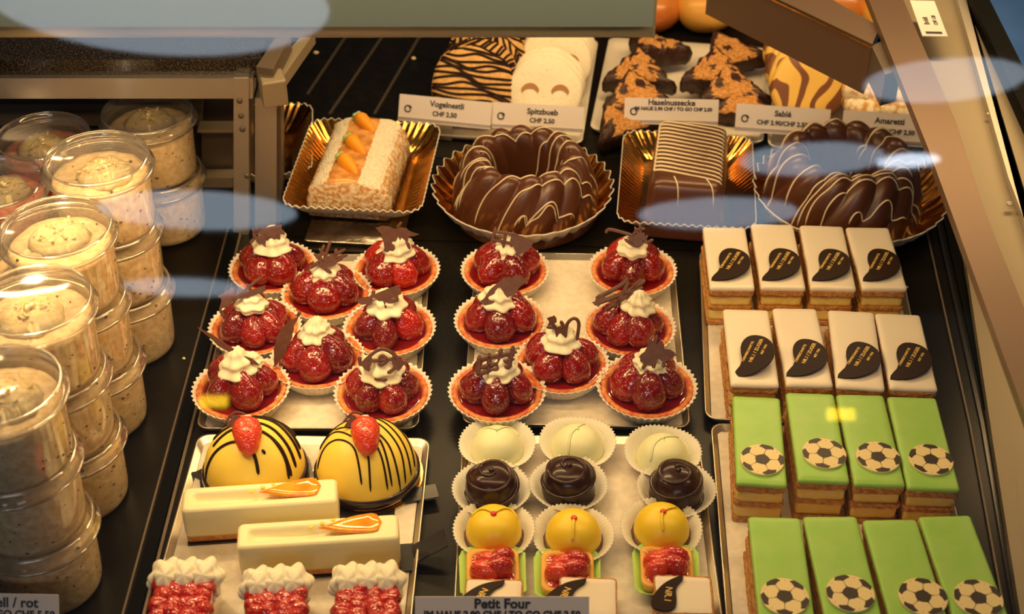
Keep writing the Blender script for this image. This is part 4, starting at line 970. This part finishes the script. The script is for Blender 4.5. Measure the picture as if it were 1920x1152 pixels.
for f in F:
    cx, cy, cz = [sum(V[v][a] for v in f)/len(f) for a in range(3)]; top = cz > LH*.80 and len(f) == 4
    mi.append(1 if top and (-.040 < cx < -.020 or .012 < cx < .040) and abs(cy) < LL/2-.001 else 2 if top and abs(cx) <= .020 else 0)
mb.M = mi; link('loaf_body', mb.mesh('loaf_body', ['nut_loaf', 'sugar_band', 'sweet_glaze']), lo)
for k, (y, x) in enumerate(((LL/2-.018, -.004), (.006, -.005), (-LL/2+.040, -.006))):
    V, F = lathe([(.001, 0), (.0075, .001), (.0092, .006), (.0085, .015), (.0062, .026), (.0035, .034), (.001, .037)], 20)
    mk_ = link('marzipan_carrot', one(jig(V, .0006, 160, k), F, 'marzipan_carrot', 'marzipan'), lo, (x-.008, y+.008, LH+.004), (math.radians(98), 0, math.radians(42)))
    mb = MB()
    for a in range(5):
        V, F = sphere(.0042, 8, 6, (1, .7, .8)); mb.add(V, F, 0, Matrix.Translation((.004*math.cos(a*1.26), .003*math.sin(a*1.26), -.003)))
    link('carrot_leaf', mb.mesh('carrot_leaf', 'carrot_leaf'), mk_)
# another gold tray half behind the post
p = at(480, 285, .03)
thing('gold_tray', 'gold tray mostly hidden behind the metal post at the left', 'tray', (p.x-.012, p.y+.03, .0005), .1, 'gold loaf trays', me=gold_tray(.16, .17, 'gold_card'))
# chocolate loaf
c, wd, ln, rz = fit([(1172, 246), (1408, 252), (1420, 428), (1155, 412)], .030); print('gt2', wd, ln, rz)
thing('gold_tray', 'scalloped gold tray under the chocolate loaf with zigzag lines', 'tray', (c.x, c.y, .0005), rz, 'gold loaf trays', me=gold_tray(wd, ln, 'gold_dark', .028))
lc, lw, ll, lr = fit([(1240, 224), (1358, 226), (1360, 352), (1214, 338)], .078); print('loaf', lw, ll, lr)
t = thing('chocolate_loaf', 'chocolate coated loaf striped with fine pale zigzag lines on top', 'cake', (lc.x, lc.y-.004, .0035), lr, None)
lw, ll = .088, ll+.006
R = []
for z, o in ((0, .004), (.004, .005), (.03, .003), (.060, .0), (.069, -.002), (.0735, -.006), (.075, -.012)):
    R.append([(x*(1+2*o/lw), y*(1+2*o/ll), z) for x, y in rrect(lw, ll, .010, 5)])
R.append([(x*.72, y*.85, .0755) for x, y, z in R[-1]])
cl = one(*rings(R), 'chocolate_coating', 'choc_coat'); link('chocolate_coating', cl, t)
st = []; zz = []
k = 0; y = ll/2-.004
while y > -ll/2+.018:
    zz += [(-lw/2+.004, y+.006), (lw/2-.003, y-.010)] if k % 2 == 0 else [(lw/2-.003, y-.006), (-lw/2+.004, y+.012)]
    y -= .0044; k += 1
st = [[a_, b_] for a_, b_ in zip(zz[:-1], zz[1:])]
mb_dr = drape(cl, st, .0014, 'drizzle', sq=.6, smooth=False, jump=.03); link('drizzle', mb_dr, t)
link('drizzle', drape(cl, [[(-.016, -ll/2+.02), (-.008, -ll/2-.002)], [(.022, -ll/2+.02), (.034, -ll/2-.002)]], .0010, 'drizzle', jump=.08, smooth=False, minz=.004), t)

# ---------------------------------------------------------------- biscuits at the back
def disc(R, h, m, mats=None, seed=0):
    V, F = lathe([(.0005, 0), (R*.9, 0), (R, h*.35), (R*.985, h*.7), (R*.90, h), (R*.4, h*1.05), (.0005, h*1.06)], 48, lambda a, i, r, z: (r*(1+.02*math.sin(3*a+seed)+.012*math.sin(7*a)), z))
    return V, F
def back_tray(q, lab, mname='paper'):
    c, wd, ln, rz = fit(q, .008)
    t = thing('biscuit_tray', lab, 'tray', (c.x, c.y, .0005), rz, 'white trays under the biscuits')
    R = [[(x*(1+2*o/wd), y*(1+2*o/ln), z) for x, y in rrect(wd, ln, .012, 4)] for z, o in ((0, -.005), (.008, 0), (.0088, 0), (.003, -.007))]
    link('tray_body', one(*rings(R), 'tray_body', 'paper'), t); return t
back_tray([(1148, 76), (1432, 86), (1438, 262), (1098, 250)], 'white tray under the hazelnut corners')
back_tray([(1438, 90), (1600, 96), (1640, 285), (1434, 278)], 'white tray under the marbled round biscuits')
back_tray([(868, 66), (1122, 72), (1092, 262), (808, 262)], 'pale tray under the striped and sugared biscuits')
# striped biscuits
nest = []
for v in range(2):
    V, F = disc(.056, .014, None, seed=v); me = one(V, F, 'biscuit', 'tan_cookie'); rnd = random.Random(v+70); st = []
    for k in range(20):
        y0 = -.058+k*.0062; st.append([(x, y0+.004*math.sin(x*70+k*.9)+.30*x+rnd.uniform(-.0025, .0025)) for x in (-.056, -.035, -.014, .007, .028, .056)])
    nest.append((me, drape(me, st, .0017, 'choc_line', 'chocolate_stripes', sq=.5)))
def lean_row(px0, px1, n, R, mk_, labs, cat, group, name, tilt=48, z0=.004, ts=None):
    a, b = at(*px0, R*.75), at(*px1, R*.75)
    for k in range(n):
        t_ = ts[k] if ts else k/max(1, n-1); p = a.lerp(b, t_)
        t = thing(name, labs[k], cat, (0, 0, 0), group=group); mk_(t, k)
        th_ = math.radians(tilt-4*t_); t.rotation_euler = (th_, 0, random.Random(k+n).uniform(-.08, .08))
        t.location = (p.x, p.y, z0+R*math.sin(th_)+.002)
ordn = ['frontmost', 'second from the front', 'third from the front', 'fourth from the front', 'fifth from the front', 'sixth from the front', 'rearmost']
lean_row((886, 172), (926, 92), 6, .056, lambda t, k: (link('biscuit', nest[k % 2][0], t, rot=(0, 0, k*.9-.5)), link('chocolate_stripes', nest[k % 2][1], t, rot=(0, 0, k*.9-.5))),
         [f'tan round biscuit with dark chocolate stripes, {ordn[k]} of its leaning row' for k in range(6)], 'biscuit', 'striped round biscuits', 'striped_biscuit')
V, F = disc(.050, .012, None, seed=2); SPZ = one(V, F, 'biscuit', 'sugar_cookie')
def eye(x):
    P = []
    for k in range(13): a = PI*(.08+.84*k/12); P.append((x+.0125*math.cos(a), -.003+.0125*math.sin(a)))
    for k in range(13): a = PI*(.92-.84*k/12); P.append((x+.0105*math.cos(a), -.006+.0085*math.sin(a)))
    return poly(P, .0120, .0138)
mb = MB()
for x in (-.020, .020): V, F = eye(x); mb.add(V, F)
EYE = mb.mesh('jam_window', 'jam', False)
lean_row((1022, 182), (1051, 96), 7, .050, lambda t, k: (link('biscuit', SPZ, t, rot=(0, 0, .1*k)), link('jam_window', EYE, t, rot=(0, 0, -.04))),
         [f'sugar dusted biscuit with two crescent jam windows, {ordn[k]} of its row' for k in range(7)], 'biscuit', 'sugar dusted crescent window biscuits', 'sugared_biscuit', tilt=50, ts=(0, .10, .20, .66, .76, .86, .96))
V, F = disc(.050, .013, None, seed=3); SAB = [one(V, F, 'marbled_biscuit', 'marble')]
SABROT = [.2, 2.1, 3.9, 5.2, 1.2]
lean_row((1510, 176), (1496, 108), 5, .049, lambda t, k: (link('biscuit', SAB[0], t, rot=(0, 0, SABROT[k])),),
         [f'round yellow and brown marbled biscuit, {ordn[k]} of its row' for k in range(5)], 'biscuit', 'marbled round biscuits', 'marbled_biscuit', tilt=52)
def lump(seed, s, m):
    V, F = sphere(1, 28, 18, (1, 1, .55)); V = jig([(x*s, y*s, z*s) for x, y, z in V], s*.16, .9/s*1.3, seed); V = [(x, y, max(z, -s*.35)+s*.35) for x, y, z in V]
    return one(V, F, 'amaretto', m)
AM = [lump(k, .030, 'amaretti') for k in range(3)]
for k, (px, py, zz, w_) in enumerate([(1625, 200, .016, 'left front'), (1690, 206, .016, 'right front'), (1608, 170, .030, 'left middle'), (1668, 176, .030, 'right middle'), (1636, 140, .036, 'left rear'), (1700, 150, .036, 'right rear'), (1738, 186, .024, 'far right')]):
    p = at(px, py, zz+.01); thing('almond_biscuit', f'cracked white almond biscuit, {w_} of the heap behind its price card', 'biscuit', (p.x, p.y, zz+.002), k, 'cracked white almond biscuits', me=AM[k % 3])
# hazelnut corners
def hazel(seed):
    rnd = random.Random(seed); tri = [(.055, -.028), (-.055, -.028), (0, .040)]; Q = []
    for i in range(3):
        a, b = tri[i], tri[(i+1) % 3]
        for k in range(16): t = k/16; Q.append((a[0]+(b[0]-a[0])*t, a[1]+(b[1]-a[1])*t))
    R = []
    for z, s in ((0, .95), (.004, 1.02), (.014, 1.03), (.020, .97), (.0215, .80), (.0225, .66), (.023, .5), (.0235, .3), (.0237, .05)):
        R.append([(x*s*(.90+.06*math.cos(i)), y*s, z) for i, (x, y) in enumerate(Q)])
    V, F = rings(R); n_ = len(Q); V = [tuple(Vector(v)+noise.noise_vector(Vector(v)*130+Vector((seed, 0, 0)))*.0035) for v in V]
    mb = MB(); M = []
    for f in F:
        x, y, z = [sum(V[v][a] for v in f)/len(f) for a in range(3)]
        M.append(1 if z > .0185 and (abs(x)/.040+max(0, y)/.045) < .72 and y > -.026 and noise.noise(Vector((x*60, y*60, seed))) > -.28 else 0)
    mb.add(V, F, M); return mb.mesh('hazelnut_corner', ['rock_choc', 'hazelnut'])
HZ = [hazel(k*3.3) for k in range(4)]
for k, (px, py, zz, rz, w_) in enumerate([(1222, 104, .016, 2.6, 'rearmost of the left column'), (1196, 140, .018, -.1, 'second from the rear in the left column'), (1188, 184, .018, .15, 'third from the rear in the left column'),
        (1160, 236, .004, .5, 'nearest of the left column'), (1362, 108, .016, .5, 'rearmost of the right column'), (1340, 140, .020, -.1, 'second from the rear in the right column'),
        (1366, 172, .014, .1, 'third from the rear in the right column'), (1392, 206, .002, -.3, 'nearest of the right column')]):
    p = at(px, py, zz+.012); t = thing('hazelnut_corner', f'chocolate edged hazelnut corner, {w_}', 'pastry', (p.x, p.y, zz+.004), rz, 'hazelnut corners dipped in chocolate', me=HZ[k % 4]); t.scale = (.98, 1.05, 1.35)
    t.rotation_euler = (math.radians(14), 0, rz)
# bread rolls at the far top
def bun(seed, m):
    V, F = sphere(1, 30, 20, (1.25, 1, .8)); V = jig([(x*.042, y*.042, z*.042) for x, y, z in V], .006, 18, seed); V = [(x, y, max(z, -.026)+.026) for x, y, z in V]
    return one(V, F, 'bread_roll', m)
for k, (px, py, s, m, lab) in enumerate([(1206, 14, 1.0, 'bun', 'dark golden bread roll just beyond the end of the lamp hood'), (1322, 8, 1.0, 'bun_yellow', 'pale golden bread roll between the hood and the brown bar'),
        (1446, -22, 1.0, 'bun', 'golden roll just peeping over the brown bar'), (1568, -2, 1.15, 'bun', 'large shiny golden roll beyond the brown bar'), (1682, 28, 1.0, 'bun_yellow', 'golden roll beside the hanging price label')]):
    p = at(px, py, .03); t = thing('bread_roll', lab, 'bread roll', (p.x, p.y, .0), k*1.7, 'golden bread rolls at the back', me=bun(k, m)); t.scale = (s*1.15,)*3
# crumbs
for k, (px, py, s) in enumerate([(593, 101, .004), (776, 112, .004), (345, 674, .0022), (1700, 540, .002)]):
    p = at(px, py, 0); V, F = sphere(s, 6, 4, (1, .8, .6)); thing('crumb', ('pale crumb on the grooved rear shelf by the frame bar', 'pale crumb on the grooved rear shelf near the striped biscuits', 'tiny crumb on the black shelf beside the cups', 'tiny crumb on the black shelf beside the white slices')[k], 'crumb', (p.x, p.y, s*.5), me=one(jig(V, s*.3, 300, k), F, 'crumb', 'fruit'))

# ---------------------------------------------------------------- price cards
def logo(sc):
    mb = MB(); P = [(math.cos(a)*1.0, math.sin(a)*1.0, 0) for a in [PI*(.35+1.5*k/16) for k in range(17)]]
    V, F = tube([(x*sc, y*sc, 0) for x, y, z in P], sc*.22, 6, .3, taper=False); mb.add(V, F)
    V, F = poly([(-.1*sc, .9*sc), (.7*sc, 1.15*sc), (1.3*sc, .5*sc), (.8*sc, -.5*sc), (.5*sc, .3*sc)][::-1], -.0001, .0004); mb.add(V, F)
    return mb.mesh('logo', 'sign_ink', False)
def card(q, zb, lab, lines, lg=True, tilt=62, rail=True, bold=.0003, zc=None):
    "q: TL TR BR BL pixels; the card leans back from its lower edge"
    bl, br = at(*q[3], zb), at(*q[2], zb); c = (bl+br)/2; wd = (br-bl).length; rz = math.atan2(br.y-bl.y, br.x-bl.x)
    # height from the pixel height of the left edge
    th = math.radians(tilt); lo_, hi_ = .01, .12
    tp = (q[0][1]+q[1][1])/2
    for _ in range(30):
        h = (lo_+hi_)/2; v = Vector((c.x, c.y+h*math.cos(th), zb+h*math.sin(th)))
        d = v-Vector((0, 0, CAM_H)); dep = d.y*cp-d.z*sp; up_ = d.y*sp+d.z*cp; py = 576-FPX*up_/dep
        if py > tp: lo_ = h
        else: hi_ = h
    t = thing('price_card', lab, 'price card', c, 0, 'white price cards'); t.rotation_euler = (th, 0, rz)
    link('card', one(*boxv((-wd/2, 0, -.0008), (wd/2, h, .0)), 'card', 'sign_white', False), t)
    if rail: link('holder_strip', one(*boxv((-wd/2, h*.10, .0), (wd/2, h*.16, .0012)), 'holder_strip', 'sign_rail', False), t)
    for s, u, v, sz in lines: link('lettering', text(s, sz, 'sign_ink', .0001, bold), t, ((u-.5)*wd, v*h, .0003))
    if lg: link('logo', logo(.0042), t, (-.40*wd, .48*h, .0003))
    # wire foot so that the card stands on the shelf
    L = zb/math.sin(th)
    if L > .002: link('foot', one(*boxv((-.012, -L*.97, -.0012), (.012, .004, -.0004)), 'foot', 'steel_dark', False), t)
    print('card', round(wd, 3), round(h, 3)); return t
card([(748, 178), (922, 190), (919, 243), (746, 226)], .018, 'price card with nest biscuit lettering, leftmost of the rear row', [('Vogelnestli', .52, .74, .0105), ('CHF 2.50', .50, .38, .0085)])
card([(924, 190), (1095, 202), (1093, 250), (921, 240)], .018, 'price card lettered Spitzbueb, in front of the sugared biscuits', [('Spitzbueb', .55, .72, .0105), ('CHF 2.50', .55, .38, .0085)])
card([(1172, 180), (1348, 190), (1346, 236), (1170, 232)], .030, 'price card lettered Haselnussecke, behind the striped loaf', [('Haselnussecke', .50, .84, .0105), ('IM HAUS 2.90 CHF / TO GO CHF 2.50', .52, .60, .0062)])
card([(1379, 194), (1555, 205), (1553, 258), (1377, 246)], .018, 'price card lettered Sablé, in front of the marbled biscuits', [('Sablé', .50, .72, .0105), ('CHF 2.90/CHF 2.50', .50, .38, .0082)])
card([(1577, 206), (1752, 218), (1752, 278), (1576, 266)], .018, 'price card lettered Amaretti, rightmost of the rear row', [('Amaretti', .50, .74, .0105), ('CHF 2.90/CHF 2.50', .50, .42, .0082)])
card([(788, 1119), (1096, 1120), (1104, 1262), (779, 1262)], .012, 'large price card lettered Petit Four at the front', [('Petit Four', .50, .905, .0118), ('IM HAUS 2.90 CHF / TO GO CHF 2.50', .50, .765, .0082)], lg=False, tilt=58, bold=.0004)
card([(-110, 1110), (109, 1117), (112, 1235), (-120, 1230)], .03, 'price card lettered hell and rot at the lower left corner', [('Müesli hell / rot', .48, .86, .0118), ('TO GO CHF 5.50', .66, .68, .0088)], lg=False, tilt=58, rail=False)
p = at(1749, 40, .27)
t = thing('hanging_label', 'narrow white label with upright writing hanging at the top right', 'label', (p.x, p.y, .262), -.05, me=one(*boxv((-.014, -.022, 0), (.014, .065, .0012)), 'hanging_label', 'sign_white', False))
link('lettering', text('Brötli', .008, 'sign_ink', .0001, .0002), t, (-.004, .014, .0014), (0, 0, PI/2)); link('lettering', text('CHF 1.20', .006, 'sign_ink', .0001, .0002), t, (.006, .016, .0014), (0, 0, PI/2))
link('barcode', one(*boxv((-.009, -.017, .0012), (.009, -.012, .0015)), 'barcode', 'sign_ink', False), t)
